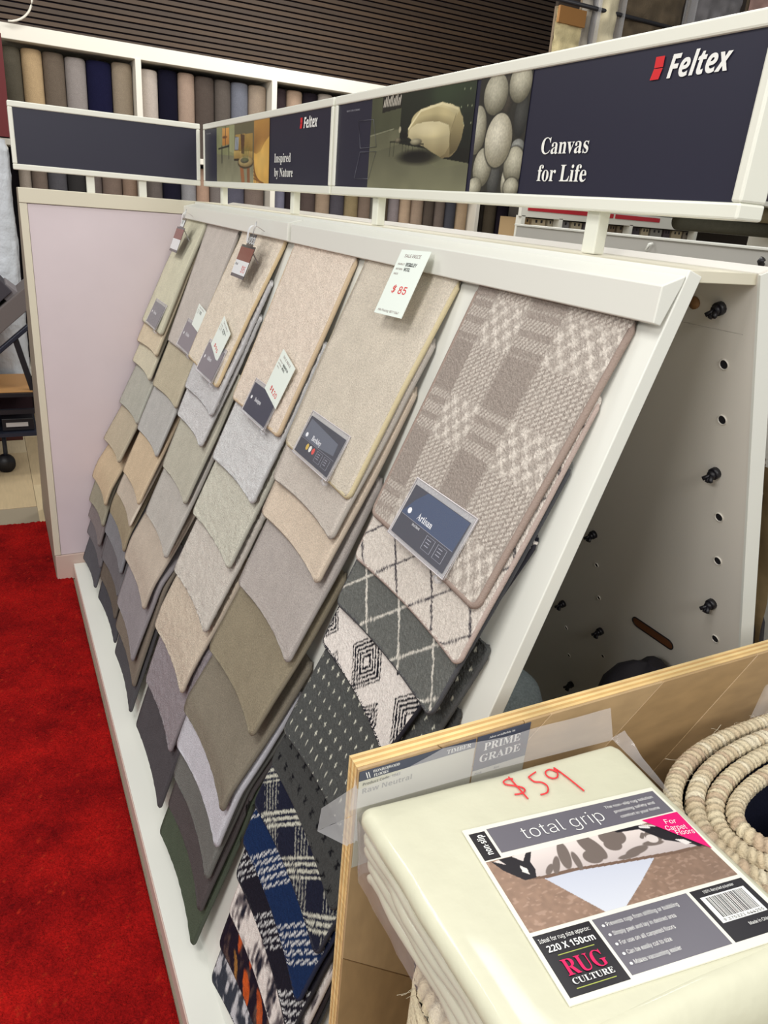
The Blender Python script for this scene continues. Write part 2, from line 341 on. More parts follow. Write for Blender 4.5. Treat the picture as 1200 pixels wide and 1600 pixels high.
# ---------------------------------------------------------------- carpet samples
# per sample: slope distance of its top, Y of the left and right bottom corners, slope distance of those corners, curl, height profile over the board
TAB = {
 1: [
  (0.085,3.108,2.760,0.496,0.491,0.003,[(0.085, 0.014), (0.265, 0.042), (0.285, 0.044), (0.5, 0.0656)]),
  (0.171,3.108,2.753,0.579,0.569,0.007,[(0.175, 0.014), (0.275, 0.029), (0.57, 0.0586), (0.58, 0.0596)]),
  (0.264,3.108,2.763,0.662,0.663,0.007,[(0.265, 0.014), (0.67, 0.0547)]),
  (0.441,3.099,2.730,0.839,0.827,0.007,[(0.445, 0.014), (0.85, 0.062)]),
  (0.638,3.108,2.762,1.007,0.995,0.007,[(0.64, 0.014), (1.045, 0.0796)]),
  (0.828,3.108,2.757,1.176,1.170,0.007,[(0.83, 0.014), (1.105, 0.0784), (1.145, 0.0816), (1.235, 0.082)]),
  (0.897,3.108,2.762,1.282,1.258,0.007,[(0.9, 0.014), (1.1, 0.064), (1.145, 0.0676), (1.305, 0.068)]),
  (0.972,3.108,2.792,1.352,1.354,0.007,[(0.975, 0.014), (1.095, 0.0496), (1.125, 0.052), (1.38, 0.054)]),
  (1.012,3.108,2.735,1.427,1.419,0.007,[(1.015, 0.0152), (1.1, 0.036), (1.145, 0.0396), (1.42, 0.04)]),
  (1.094,3.108,2.780,1.549,1.527,0.007,[(1.095, 0.0216), (1.13, 0.0244), (1.145, 0.0256), (1.5, 0.026)]),
 ],
 2: [
  (0.085,2.724,2.403,0.497,0.495,0.003,[(0.085, 0.0112), (0.495, 0.0436)]),
  (0.256,2.720,2.359,0.667,0.659,0.007,[(0.26, 0.0112), (0.665, 0.0477)]),
  (0.444,2.714,2.372,0.837,0.835,0.007,[(0.445, 0.0112), (0.85, 0.0577)]),
  (0.638,2.654,2.332,0.990,0.996,0.007,[(0.64, 0.0112), (1.045, 0.0793)]),
  (0.742,2.678,2.375,1.081,1.093,0.007,[(0.745, 0.0112), (1.085, 0.074), (1.14, 0.0784), (1.15, 0.0792)]),
  (0.825,2.715,2.378,1.174,1.188,0.007,[(0.825, 0.0112), (1.12, 0.0656), (1.145, 0.0676), (1.23, 0.068)]),
  (0.892,2.754,2.377,1.269,1.271,0.007,[(0.895, 0.0112), (1.13, 0.0552), (1.145, 0.0564), (1.3, 0.0568)]),
  (0.956,2.731,2.365,1.371,1.353,0.007,[(0.96, 0.0112), (1.13, 0.044), (1.145, 0.0452), (1.365, 0.0456)]),
  (1.020,2.712,2.365,1.443,1.437,0.007,[(1.025, 0.0132), (1.11, 0.0312), (1.145, 0.034), (1.43, 0.0344)]),
  (1.067,2.697,2.319,1.523,1.505,0.007,[(1.07, 0.0168), (1.135, 0.022), (1.15, 0.0232), (1.475, 0.0232)]),
 ],
 3: [
  (0.085,2.376,2.019,0.487,0.502,0.003,[(0.085, 0.0125), (0.28, 0.0375), (0.475, 0.0542), (0.505, 0.0568)]),
  (0.180,2.316,1.995,0.575,0.582,0.007,[(0.18, 0.0125), (0.305, 0.0271), (0.43, 0.0378), (0.585, 0.0511)]),
  (0.275,2.320,2.011,0.669,0.679,0.007,[(0.28, 0.0125), (0.685, 0.0472)]),
  (0.450,2.298,1.981,0.839,0.847,0.007,[(0.45, 0.0125), (0.855, 0.0507)]),
  (0.635,2.294,1.967,1.004,1.016,0.007,[(0.64, 0.0125), (1.045, 0.0609)]),
  (0.837,2.367,2.012,1.201,1.209,0.007,[(0.84, 0.0125), (1.115, 0.0592), (1.145, 0.0616), (1.245, 0.062)]),
  (0.996,2.343,2.007,1.359,1.385,0.007,[(1.0, 0.0125), (1.11, 0.0463), (1.145, 0.0491), (1.405, 0.0495)]),
  (1.033,2.319,1.961,1.436,1.445,0.007,[(1.035, 0.0153), (1.115, 0.0342), (1.15, 0.037), (1.44, 0.037)]),
  (1.095,2.279,1.954,1.515,1.531,0.007,[(1.1, 0.0205), (1.14, 0.0237), (1.15, 0.0245), (1.505, 0.0245)]),
 ],
 4: [
  (0.085,1.903,1.546,0.500,0.499,0.003,[(0.085, 0.0125), (0.495, 0.0426)]),
  (0.265,1.899,1.548,0.672,0.671,0.007,[(0.265, 0.0125), (0.67, 0.0435)]),
  (0.440,1.907,1.552,0.842,0.843,0.007,[(0.445, 0.0125), (0.85, 0.0458)]),
  (0.625,1.894,1.551,1.016,1.019,0.007,[(0.63, 0.0125), (1.035, 0.0508)]),
  (0.813,1.908,1.568,1.203,1.205,0.007,[(0.815, 0.0125), (1.105, 0.0459), (1.14, 0.0487), (1.22, 0.0495)]),
  (0.954,1.874,1.547,1.364,1.366,0.007,[(0.955, 0.0125), (1.095, 0.0326), (1.145, 0.0366), (1.36, 0.037)]),
  (1.087,1.869,1.525,1.514,1.523,0.007,[(1.09, 0.0197), (1.14, 0.0237), (1.15, 0.0245), (1.495, 0.0245)]),
 ],
 5: [
  (0.085,1.457,1.126,0.490,0.494,0.003,[(0.085, 0.0125), (0.28, 0.0384), (0.435, 0.0523), (0.5, 0.0581)]),
  (0.178,1.456,1.127,0.573,0.577,0.010,[(0.18, 0.0125), (0.285, 0.0263), (0.385, 0.0353), (0.585, 0.0533)]),
  (0.267,1.462,1.127,0.660,0.667,0.010,[(0.27, 0.0125), (0.675, 0.0489)]),
  (0.443,1.444,1.117,0.829,0.834,0.010,[(0.445, 0.0125), (0.85, 0.0545)]),
  (0.638,1.447,1.122,1.002,1.005,0.010,[(0.64, 0.0125), (1.045, 0.0694)]),
  (0.833,1.457,1.119,1.176,1.182,0.010,[(0.835, 0.0125), (1.135, 0.0733), (1.15, 0.0745), (1.24, 0.0745)]),
  (0.901,1.458,1.112,1.276,1.266,0.010,[(0.905, 0.0125), (1.125, 0.06), (1.145, 0.0616), (1.31, 0.062)]),
  (0.977,1.445,1.125,1.355,1.361,0.010,[(0.98, 0.0125), (1.12, 0.0471), (1.145, 0.0491), (1.385, 0.0495)]),
  (1.044,1.445,1.127,1.442,1.450,0.010,[(1.045, 0.0161), (1.13, 0.0354), (1.15, 0.037), (1.45, 0.037)]),
  (1.112,1.467,1.126,1.543,1.543,0.010,[(1.115, 0.0217), (1.14, 0.0237), (1.15, 0.0245), (1.52, 0.0245)]),
 ],
 6: [
  (0.085,1.039,0.711,0.485,0.494,0.003,[(0.085, 0.0098), (0.265, 0.0294), (0.38, 0.0412), (0.495, 0.053)]),
  (0.172,1.036,0.697,0.568,0.574,0.007,[(0.175, 0.0098), (0.265, 0.0196), (0.575, 0.0514), (0.58, 0.0519)]),
  (0.263,1.038,0.706,0.660,0.663,0.007,[(0.265, 0.0098), (0.67, 0.0513)]),
  (0.374,1.037,0.759,0.741,0.770,0.007,[(0.375, 0.0098), (0.78, 0.0534)]),
  (0.546,1.024,0.718,0.918,0.921,0.007,[(0.55, 0.0098), (0.955, 0.0692)]),
  (0.653,1.030,0.714,0.993,1.017,0.007,[(0.655, 0.0098), (1.025, 0.0706), (1.055, 0.073), (1.06, 0.0734)]),
  (0.736,1.033,0.712,1.089,1.100,0.007,[(0.74, 0.0098), (1.03, 0.0612), (1.12, 0.0684), (1.145, 0.0704)]),
  (0.827,1.033,0.715,1.177,1.201,0.007,[(0.83, 0.0098), (1.03, 0.0514), (1.12, 0.0586), (1.235, 0.061)]),
  (0.884,1.027,0.712,1.252,1.272,0.007,[(0.885, 0.0098), (1.03, 0.0416), (1.115, 0.0484), (1.29, 0.0512)]),
  (0.939,1.017,0.701,1.333,1.343,0.007,[(0.94, 0.0098), (1.03, 0.0318), (1.13, 0.0398), (1.345, 0.0414)]),
  (0.982,1.024,0.701,1.423,1.404,0.007,[(0.985, 0.0098), (1.035, 0.0224), (1.145, 0.0312), (1.39, 0.0316)]),
  (1.019,1.020,0.707,1.510,1.459,0.007,[(1.02, 0.0114), (1.03, 0.0122), (1.145, 0.0214), (1.425, 0.0218)]),
 ],
}
COLY = {1: (3.10, 2.815), 2: (2.79, 2.415), 3: (2.365, 1.985), 4: (1.905, 1.53), 5: (1.478, 1.114), 6: (1.05, .70)}
COLS = {1: 'column beside the lilac panel', 2: 'second column', 3: 'third column', 4: 'fourth column', 5: 'fifth column', 6: 'nearest column'}
SPEC = {   # colour, shaggy?, words
 1: [((205, 200, 172), 0, 'pale sage cream'), ((212, 196, 164), 0, 'soft cream'), ((206, 198, 170), 0, 'light oatmeal'), ((176, 175, 162), 0, 'grey green'), ((188, 174, 148), 0, 'sandy beige'),
     ((205, 180, 144), 0, 'golden tan'), ((160, 154, 132), 0, 'olive beige'), ((134, 124, 122), 0, 'warm mid grey'), ((118, 113, 116), 0, 'cool mid grey'), ((92, 92, 98), 0, 'flecked charcoal')],
 2: [((194, 184, 174), 0, 'warm silver beige'), ((190, 178, 150), 0, 'straw beige'), ((180, 178, 173), 0, 'light silver grey'), ((204, 180, 146), 0, 'honey tan'), ((192, 176, 158), 0, 'pinkish beige with a pale edge'),
     ((160, 144, 116), 0, 'mustard brown'), ((134, 134, 138), 0, 'mid grey'), ((114, 111, 114), 0, 'dusky grey'), ((110, 100, 88), 0, 'earth brown'), ((80, 80, 86), 0, 'dark slate')],
 3: [((224, 209, 188), 1, 'warm cream wool'), ((200, 197, 198), 1, 'thick silver white'), ((206, 203, 203), 1, 'thick frosty white'), ((184, 180, 162), 0, 'sage grey'), ((184, 178, 170), 0, 'pale stone grey'),
     ((194, 178, 160), 0, 'biscuit beige'), ((150, 144, 148), 0, 'lavender grey'), ((130, 118, 104), 0, 'mushroom brown'), ((86, 84, 88), 0, 'charcoal')],
 4: [((224, 206, 188), 1, 'blush cream shaggy'), ((206, 204, 204), 1, 'pale silver shaggy'), ((200, 196, 180), 1, 'light greenish stone'), ((204, 196, 185), 1, 'soft ivory grey'), ((206, 189, 168), 1, 'peachy beige'),
     ((150, 141, 146), 1, 'mauve grey shaggy'), ((84, 81, 84), 0, 'dark charcoal')],
 5: [((202, 190, 172), 0, 'natural beige wool'), ((192, 181, 170), 0, 'light rose grey'), ((206, 187, 165), 0, 'apricot beige'), ((172, 162, 156), 0, 'taupe grey'), ((142, 130, 106), 0, 'khaki brown'),
     ((130, 121, 104), 0, 'grey khaki'), ((192, 191, 200), 0, 'pale lilac silver'), ((112, 111, 107), 0, 'mid olive grey'), ((86, 79, 78), 0, 'brown charcoal'), ((80, 90, 72), 0, 'dark moss green')],
 6: [((168, 157, 148), 0, 'taupe and cream plaid'), ((206, 197, 188), 0, 'cream carpet with a dark diamond trellis'), ((100, 100, 98), 0, 'grey carpet with a white diamond trellis'), ((214, 206, 200), 0, 'cream carpet with black geometric blocks'),
     ((76, 76, 76), 0, 'dark grey carpet with white dots'), ((64, 64, 64), 0, 'charcoal carpet with small black crosses'), ((36, 38, 52), 0, 'black and grey tartan'), ((30, 52, 96), 0, 'royal blue carpet with white dashes'),
     ((34, 32, 42), 0, 'near black carpet with white dashes'), ((190, 182, 178), 0, 'marbled cream and grey'), ((46, 34, 44), 0, 'dark printed carpet with orange petals'), ((70, 74, 82), 0, 'slate printed carpet with white streaks')]}
COLW = {1: 'column beside the lilac panel', 2: 'second column', 3: 'third column from the lilac panel', 4: 'fourth column from the lilac panel', 5: 'fifth column from the lilac panel', 6: 'column nearest the bare white leg'}
def pattern(i, U, S, W):
    mixc = lambda a, b, k: a[None, None, :] * (1 - k[..., None]) + b[None, None, :] * k[..., None]
    jit = RNG.random(U.shape); n = noise2(U, S, 260, 3)
    if i == 0:      # plaid
        bx = lambda x, R: np.clip(np.max([np.minimum((x - a) / .006, (b - x) / .006) for a, b in R], 0), 0, 1)
        bu = bx(U, [(.055, .150), (.225, .36)]); bs = bx(S, [(.085, .165), (.245, .325), (.415, .52)])
        tw = .12 + .62 * (np.sin(2 * np.pi * (S / .0085 + U / .0125)) > -.15) * (np.cos(2 * np.pi * U / .0125) > -.75)
        th = .08 + .50 * (np.sin(2 * np.pi * (U / .0085 + S / .0125)) > -.1) * (np.cos(2 * np.pi * S / .028) > -.35)
        st = np.clip(np.cos(2 * np.pi * U / .0315) * np.cos(2 * np.pi * S / .034) * 1.1 + .30 + .5 * np.cos(2 * np.pi * U / .0105) * np.cos(2 * np.pi * S / .0113) + (n - .5) * 1.2, 0, 1)
        k = bu * (1 - bs) * tw + bs * (1 - bu) * th + bu * bs * (0.3 + .7 * st); k = np.clip(k * .95 + (jit - .5) * .22, 0, 1)
        return mixc(lina((150, 139, 131)), lina((212, 203, 193)), k)
    if i in (1, 2):
        wob = .004 * (noise2(U, S, 90, 5) - .5)
        a = U / .118 + S / .105; b = U / .118 - S / .125
        f = lambda q: np.abs((q + wob * 8) - np.round(q + wob * 8))
        k = ((f(a) < .026) | (f(b + .3) < .026)).astype(float) * (.65 + .35 * (jit > .25)); k = np.clip(k + (jit - .5) * .1, 0, 1)
        return mixc(lina((206, 197, 188)), lina((76, 72, 76)), k) if i == 1 else mixc(lina((98, 99, 96)), lina((206, 200, 190)), k)
    if i == 3:      # geometric blocks of concentric outlines
        a = (U + (S - .70) * 1.1); b = (U - (S - .70) * 1.1); P = .19
        a2 = a - .16; kx = np.round(a2 / P); a2 = a2 - kx * P; b2 = b - .16 - kx * P; 
        b2 = b2 - np.round(b2 / P) * P
        m = np.maximum(np.abs(a2) / .066, np.abs(b2) / .062); ins = m < 1
        ln = (np.mod(m * 5.4, 1.0) < .62) & ins & (m > .12); k = ln.astype(float) * (jit > .08)
        return mixc(lina((214, 206, 200)), lina((26, 26, 34)), k)
    if i in (4, 5):
        px, py = (.0235, .0255) if i == 4 else (.032, .036)
        row = np.round(S / py); du = U / px + .5 * (row % 2); du = np.abs(du - np.round(du)) * px; dv = np.abs(S - row * py)
        if i == 4: k = ((du + dv * .35 < .0026) & (dv < .0044)).astype(float); return mixc(lina((76, 77, 76)), lina((214, 212, 196)), np.clip(k * (.7 + .5 * jit) + (jit - .5) * .06, 0, 1))
        k = ((np.abs(du - dv) < .0018) & (du < .0058) | ((du < .0015) & (dv < .006))).astype(float); return mixc(lina((68, 68, 67)), lina((22, 22, 26)), np.clip(k + (jit - .5) * .1, 0, 1))
    if i == 6:
        a = U + (S - 1.0) * 1.15; b = U - (S - 1.0) * 1.05
        fa = np.mod(a / .125, 1); fb = np.mod(b / .15 + .25, 1)
        kb = (fb < .45) * (np.sin(2 * np.pi * b / .0145) > .1) * .5 * (jit > .2); ka = (fa < .42) * (np.sin(2 * np.pi * a / .0165) > -.1) * 1.0 * (jit > .12)
        k = np.where(fa < .42, np.maximum(ka, kb * .3), kb)
        return mixc(lina((32, 34, 50)), lina((196, 194, 180)), np.clip(k, 0, 1))
    if i in (7, 8):
        b = U * .9 + (S - 1.1) * .8; q = np.mod(b / .155 + (.35 if i == 7 else .6), 1); band = q < .5
        d = (np.sin(2 * np.pi * b / .017) > -.25) & (np.sin(2 * np.pi * (U / .0085 + S / .02)) > -.25)
        k = (band & d).astype(float) * (jit > .15)
        return mixc(lina((26, 44, 80)) if i == 7 else lina((32, 30, 40)), lina((206, 206, 206)), k)
    n1 = noise2(U * 2.2, S * .9, 28, 11) * .6 + noise2(U * 2, S, 70, 12) * .4
    if i == 9:
        k = np.clip((n1 - .43) * 6, 0, 1); c = mixc(lina((222, 214, 208)), lina((108, 100, 102)), k); k2 = np.clip((n1 - .62) * 9, 0, 1); return c * (1 - k2[..., None]) + lina((36, 36, 48)) * k2[..., None]
    if i == 10:
        c = mixc(lina((34, 26, 38)), lina((92, 72, 66)), np.clip((n1 - .5) * 4, 0, 1))
        for (u, s, ru, rs, cc) in [(.05, 1.33, .022, .055, (196, 88, 44)), (.105, 1.32, .018, .05, (190, 84, 48)), (.14, 1.395, .026, .035, (206, 92, 40)), (.21, 1.38, .022, .045, (196, 90, 44)), (.08, 1.40, .012, .03, (170, 120, 60)), (.26, 1.33, .02, .04, (186, 84, 46)), (.17, 1.30, .014, .03, (150, 120, 80))]:
            d1 = ((U - u) + (S - s)) * .707; d2 = ((U - u) - (S - s)) * .707 + 6 * d1 * d1; m = (d1 / (rs * .95)) ** 2 + (d2 / (ru * .62)) ** 2; k = np.clip((1 - m) * 4, 0, 1) * .95 * np.clip(.45 + 1.1 * noise2(U, S, 120, 14), 0, 1); c = c * (1 - k[..., None]) + lina(cc) * (0.8 + .3 * n1[..., None]) * k[..., None]
        return c
    k = np.clip((n1 - .48) * 7, 0, 1); return mixc(lina((58, 62, 72)), lina((196, 196, 200)), k)
def sample(ck, i):
    T, yl, yr, sl, sr, curl, hull = TAB[ck][i]; col, shag, words = SPEC[ck][i]; av = sum(col) / 3; col = tuple(min(255, int(1.02 * (av + .82 * (x - av)))) for x in col); N_ = len(TAB[ck])
    tl, tr = COLY[ck]
    if i == 0: T = .066
    hx = [p[0] for p in hull]; hy = [p[1] for p in hull]; hx[-1] = max(sl, sr)
    th = {1: .012, 2: .0095, 3: .0105, 4: .0105, 5: .0105, 6: .0082}[ck]
    pat = ck == 6
    nu, nv = ((210, 260) if i == 0 else (150, 186)) if pat else ((44, 60) if shag else (26, 40))
    if pat and i >= 9: nu, nv = 110, 130
    r = 0.011
    def pos(u, v, off=0.0):
        se = sl + (sr - sl) * u; s = T + (se - T) * v
        d = (1 - v) * (se - T); ins = np.where(d < r, r - np.sqrt(np.maximum(r * r - (r - np.minimum(d, r)) ** 2, 0)), 0)
        d2 = v * (se - T) + (1 if i == 0 else 0); ins = np.maximum(ins, np.where(d2 < r, r - np.sqrt(np.maximum(r * r - (r - np.minimum(d2, r)) ** 2, 0)), 0))
        Y = (tl + (yl - tl) * v) * (1 - u) + (tr + (yr - tr) * v) * u; Wd = (tl - tr)
        Y = Y + (0.5 - u) * -2 * ins * 1.0
        h = np.interp(s, hx, hy); vv = np.clip((v - .35) / .65, 0, 1); vv = vv * vv * (3 - 2 * vv)
        h = h + curl * vv * (np.abs(2 * u - 1) ** 2.0) - (curl * .2 * vv * (1 - np.abs(2 * u - 1) ** 2)) * (0 if i == N_ - 1 else 1) + off
        s = s - (0.003 if i else 0) * vv * (1 - np.abs(2 * u - 1) ** 2)
        return np.stack([TOP.x + DN.x * s + NB.x * h, Y, TOP.z + DN.z * s + NB.z * h], -1), s, h
    u = np.linspace(0, 1, nu); v = np.concatenate([np.linspace(0, .93, nv - 8), .93 + .07 * np.sin(np.linspace(0, np.pi / 2, 9))[1:]])
    Ug, Vg = np.meshgrid(u, v)
    base = pos(np.array(.5), np.array(0.))[0]
    t = thing('carpet_sample', '', 'carpet sample', tuple(float(x) for x in base), 'carpet samples in the %s' % COLW[ck])
    place = 'top one' if i == 0 else ('bottom one' if i == N_ - 1 else '%s down' % ORD[i])
    t['label'] = ('%s, %s in the %s' % (words if ('carpet' in words or 'plaid' in words or 'tartan' in words or 'marbled' in words) and ck == 6 else words + ' carpet sample', place, COLS[ck]))
    amp = .0022 if shag else (.0010 if pat else .0009)
    jit = RNG.random(Ug.shape); jit = np.where((Ug > .005) & (Ug < .995), jit, .5)
    P, S, H = pos(Ug, Vg, 0.0); nn = np.array(tuple(NB)); P = P + nn * ((jit - .6) * amp * 1.6)[..., None]
    # rolled-over rim: drop the outermost ring to the underside
    Pe = np.concatenate([P[:, :1], P, P[:, -1:]], 1); Pe[:, 0] -= nn * th * .85; Pe[:, -1] -= nn * th * .85
    Pe = np.concatenate([Pe[:1], Pe, Pe[-1:]], 0); Pe[0] -= nn * th * .6; Pe[-1] -= nn * th * .85
    if shag: Pe[:, 0, 1] += RNG.uniform(0, .003, Pe.shape[0]); Pe[:, -1, 1] -= RNG.uniform(0, .003, Pe.shape[0])
    cols = None
    if pat:
        Wd = tl - tr; cc = pattern(i, Ug * Wd, S, Wd) * (.86 + .28 * jit)[..., None]
        cols = np.pad(cc, ((1, 1), (1, 1), (0, 0)), mode='edge'); m = mat('patterned_pile', (128, 128, 128), 1.0, attr='col', var=.10, vscale=500, bump=.7, bscale=420, bdist=.003, spec=.1)
    else: m = carpet_mat(col, bool(shag))
    grid_mesh('pile', Pe, [m], parent=t, cols=cols)
    # backing sheet
    bu, bv = np.meshgrid(np.linspace(.01, .99, 9), np.linspace(.005, .995, 14)); Pb = pos(bu, bv, -th * .9)[0]
    grid_mesh('backing', Pb, [mat('jute_backing', (120, 104, 84), .9, bump=.5, bscale=300)], parent=t)
    # stitched binding round the sides and the bottom
    q = np.linspace(0, 1, 30); uu = np.concatenate([np.zeros(30), np.linspace(0, 1, 16)[1:-1], np.ones(30)]); vv = np.concatenate([np.concatenate([np.linspace(0, .93, 22), v[-8:]]), np.ones(14), np.concatenate([np.linspace(0, .93, 22), v[-8:]])[::-1]])
    Pp = pos(uu, vv, -th * .5)[0]
    bc = {(3, 0): (206, 184, 146), (4, 0): (202, 180, 150), (5, 0): (200, 186, 150), (6, 0): (150, 132, 122), (6, 1): (170, 152, 144), (6, 2): (66, 66, 70), (6, 3): (28, 26, 36), (2, 4): (206, 196, 180), (6, 6): (40, 40, 52), (6, 7): (22, 30, 58), (6, 9): (200, 190, 184)}.get((ck, i), tuple(int(x * .86) for x in col))
    MB().tube(Pp.tolist(), {1: .0055, 2: .0045, 3: .0048, 4: .005, 5: .0048, 6: .0048}[ck] * (.85 if i else 1.1), mat('binding_%d_%d_%d' % tuple(bc), bc, .9, bump=.6, bscale=500, bdist=.002), 7).build('edge_binding', t)
    return t
STACK = {(ck, i): sample(ck, i) for ck in TAB for i in range(len(TAB[ck]))}

# ---------------------------------------------------------------- product cards in clear holders, price tags
def hs(ck, s): T, yl, yr, sl, sr, c, hull = TAB[ck][0]; return float(np.interp(s, [p[0] for p in hull], [p[1] for p in hull]))
def card(ck, ytl, ybl, w, s0, s1, bg, hi, name, lay):
    par = STACK[(ck, 0)]; h0, h1 = hs(ck, s0) + .004, hs(ck, s1) + .009
    tl, bl = B(ytl, s0, h0), B(ybl, s1, h1); tr = B(ytl - w, s0, h0)
    ex = (tr - tl).normalized(); up = (tl - bl); H = up.length; up = (up - ex * up.dot(ex)).normalized(); F = Fr(bl, ex, up)
    mb = MB(); mb.box(-.006, w + .008, -.006, H + .010, -.002, 0.0, M_clear, F); mb.box(-.006, w + .008, -.006, H + .010, .0028, .0032, M_front, F)
    mb.tube([F(-.006, -.006, .001), F(w + .008, -.006, .001), F(w + .008, H + .010, .001), F(-.006, H + .010, .001)], .0011, mat('acrylic_edge', (205, 198, 200), .15), 6, closed=True)
    mb.tube([F(w * .93, .0, -.002), F(w * .93, -.012, 0), F(w * .93, -.016, -.006), F(w * .93, -.014, -.014)], .004, M_clear, 8); holder = mb.build('card_holder', par)
    mb = MB(); mb.box(0, w, 0, H, .0002, .0015, flat(bg, .3), F); z = .00165
    if hi: mb.poly([F(w * a, H * b, z) for a, b in hi[1]], flat(hi[0], .3))
    white = flat((236, 236, 240)); g = flat((150, 150, 165))
    if name: mb.text(name, F, w * .28, H * .48, z + .0002, white, h=H * .13, wd=w * .27, font='serif')
    mb.disc(F, w * .12, H * .53, z + .0002, w * .035, H * .06, white, 10)
    if lay:
        mb.box(w * .02, w * .98, H * .405, H * .412, z, z + .0001, g, F)
        for a, b in ((.55, .71), (.76, .92)):
            for (x0, x1, y0, y1) in ((a, b, .36, .365), (a, b, .10, .105), (a, a + .006, .1, .365), (b - .006, b, .1, .365)): mb.box(w * x0, w * x1, H * y0, H * y1, z, z + .0001, g, F)
            for q in range(3): mb.box(w * (a + .03), w * (a + .10), H * (.30 - q * .06), H * (.315 - q * .06), z, z + .0001, g, F)
    if name == 'Artisan': mb.text('Wool Blend', F, w * .26, H * .33, z + .0001, white, h=H * .05, wd=w * .14)
    if name == 'Berkley':
        for x, c in ((.27, (206, 170, 50)), (.36, (230, 230, 226)), (.455, (214, 50, 34))): mb.disc(F, w * x, H * .28, z + .0001, w * .036, H * .085, flat(c), 12)
    mb.build('product_card', holder)
    return F, w, H
NAV = (30, 32, 52)
card(6, .9435, .954, .160, .401, .484, NAV, ((24, 52, 92), [(.0, .42), (.98, .40), (1, .99), (.25, .99), (.12, .75)]), 'Artisan', True)
card(5, 1.365, 1.385, .172, .410, .487, NAV, ((86, 92, 108), [(.02, .44), (.45, .42), (.92, .50), (.9, .80), (.05, .94)]), 'Berkley', True)
card(4, 1.788, 1.782, .166, .428, .503, (12, 14, 52), None, 'Bonington', False)
card(3, 2.200, 2.215, .165, .412, .497, (112, 104, 112), None, 'Allen', False)
card(2, 2.540, 2.560, .165, .402, .482, (112, 104, 112), None, 'Oslo', False)
card(1, 2.99, 3.00, .17, .402, .484, (104, 104, 110), None, 'Siena', False)
WH = flat((232, 240, 232), .4); GR = flat((120, 84, 80), .5); RED = flat((214, 52, 52), .5); INK = flat((30, 32, 36), .5)
def price_tag(ck, y0, y1, w, s0, s1, h0, h1, prod, matl, price, foot, label):
    tl, bl = B(y0, s0, h0), B(y1, s1, h1); ex = Vector((0, -1, 0)); up = tl - bl; H = up.length; F = Fr(bl, ex, up)
    F = Fr(bl, ex, up.normalized()); F = Fr(bl, (ex - F.ey * ex.dot(F.ey)), F.ey)
    mb = MB(); mb.box(0, w, 0, H, -.0006, .0006, WH, F)
    mb.text('SALE PRICE', F, w * .2, H * .885, .0008, GR, h=H * .05, wd=w * .56)
    for q, (a, b) in enumerate((('PRODUCT', prod), ('MATERIAL', matl), ('PRICE', ''))):
        y = H * (.765 - q * .075); mb.text(a, F, w * .09, y, .0008, GR, h=H * .028, wd=w * (.24 if q < 2 else .15))
        if b: mb.text(b, F, w * .37, y - H * .01, .0008, INK, h=H * .05, wd=w * (.38 if len(b) > 4 else .22), thick=.02)
    if price: mb.text(price, F, w * .28, H * (.34 if foot else .12), .0008, RED, h=H * .11, wd=w * (.44 if len(price) < 4 else .5), thick=.01)
    if foot: mb.text('Hills Flooring', F, w * .1, H * .045, .0008, GR, h=H * .035, wd=w * .38); mb.text('8877 5847', F, w * .52, H * .045, .0008, GR, h=H * .035, wd=w * .33)
    o = mb.build('price_tag', base=bl); return tag(o, label, 'price tag', 'white sale price tags on the carpet samples')
price_tag(5, 1.283, 1.277, .104, .046, .170, .042, .056, 'BERKLEY', 'WOOL', '$ 85', True, 'white price tag marked $85 hanging over the clamp rail')
price_tag(4, 1.678, 1.704, .108, .319, .425, hs(4, .32) + .012, hs(4, .42) + .008, 'REMINGTON', 'WOOL', '$120', False, 'white price tag marked $120 above the navy card')
price_tag(3, 2.155, 2.185, .112, .320, .411, hs(3, .32) + .012, hs(3, .41) + .008, 'Allen', 'Wool', '$95', False, 'white price tag marked $95 above a grey card on warm cream wool')
price_tag(2, 2.480, 2.488, .108, .328, .400, hs(2, .33) + .012, hs(2, .40) + .008, 'Oslo', 'Wool', '', False, 'small white price tag on the warm silver beige sample, second column from the lilac panel')
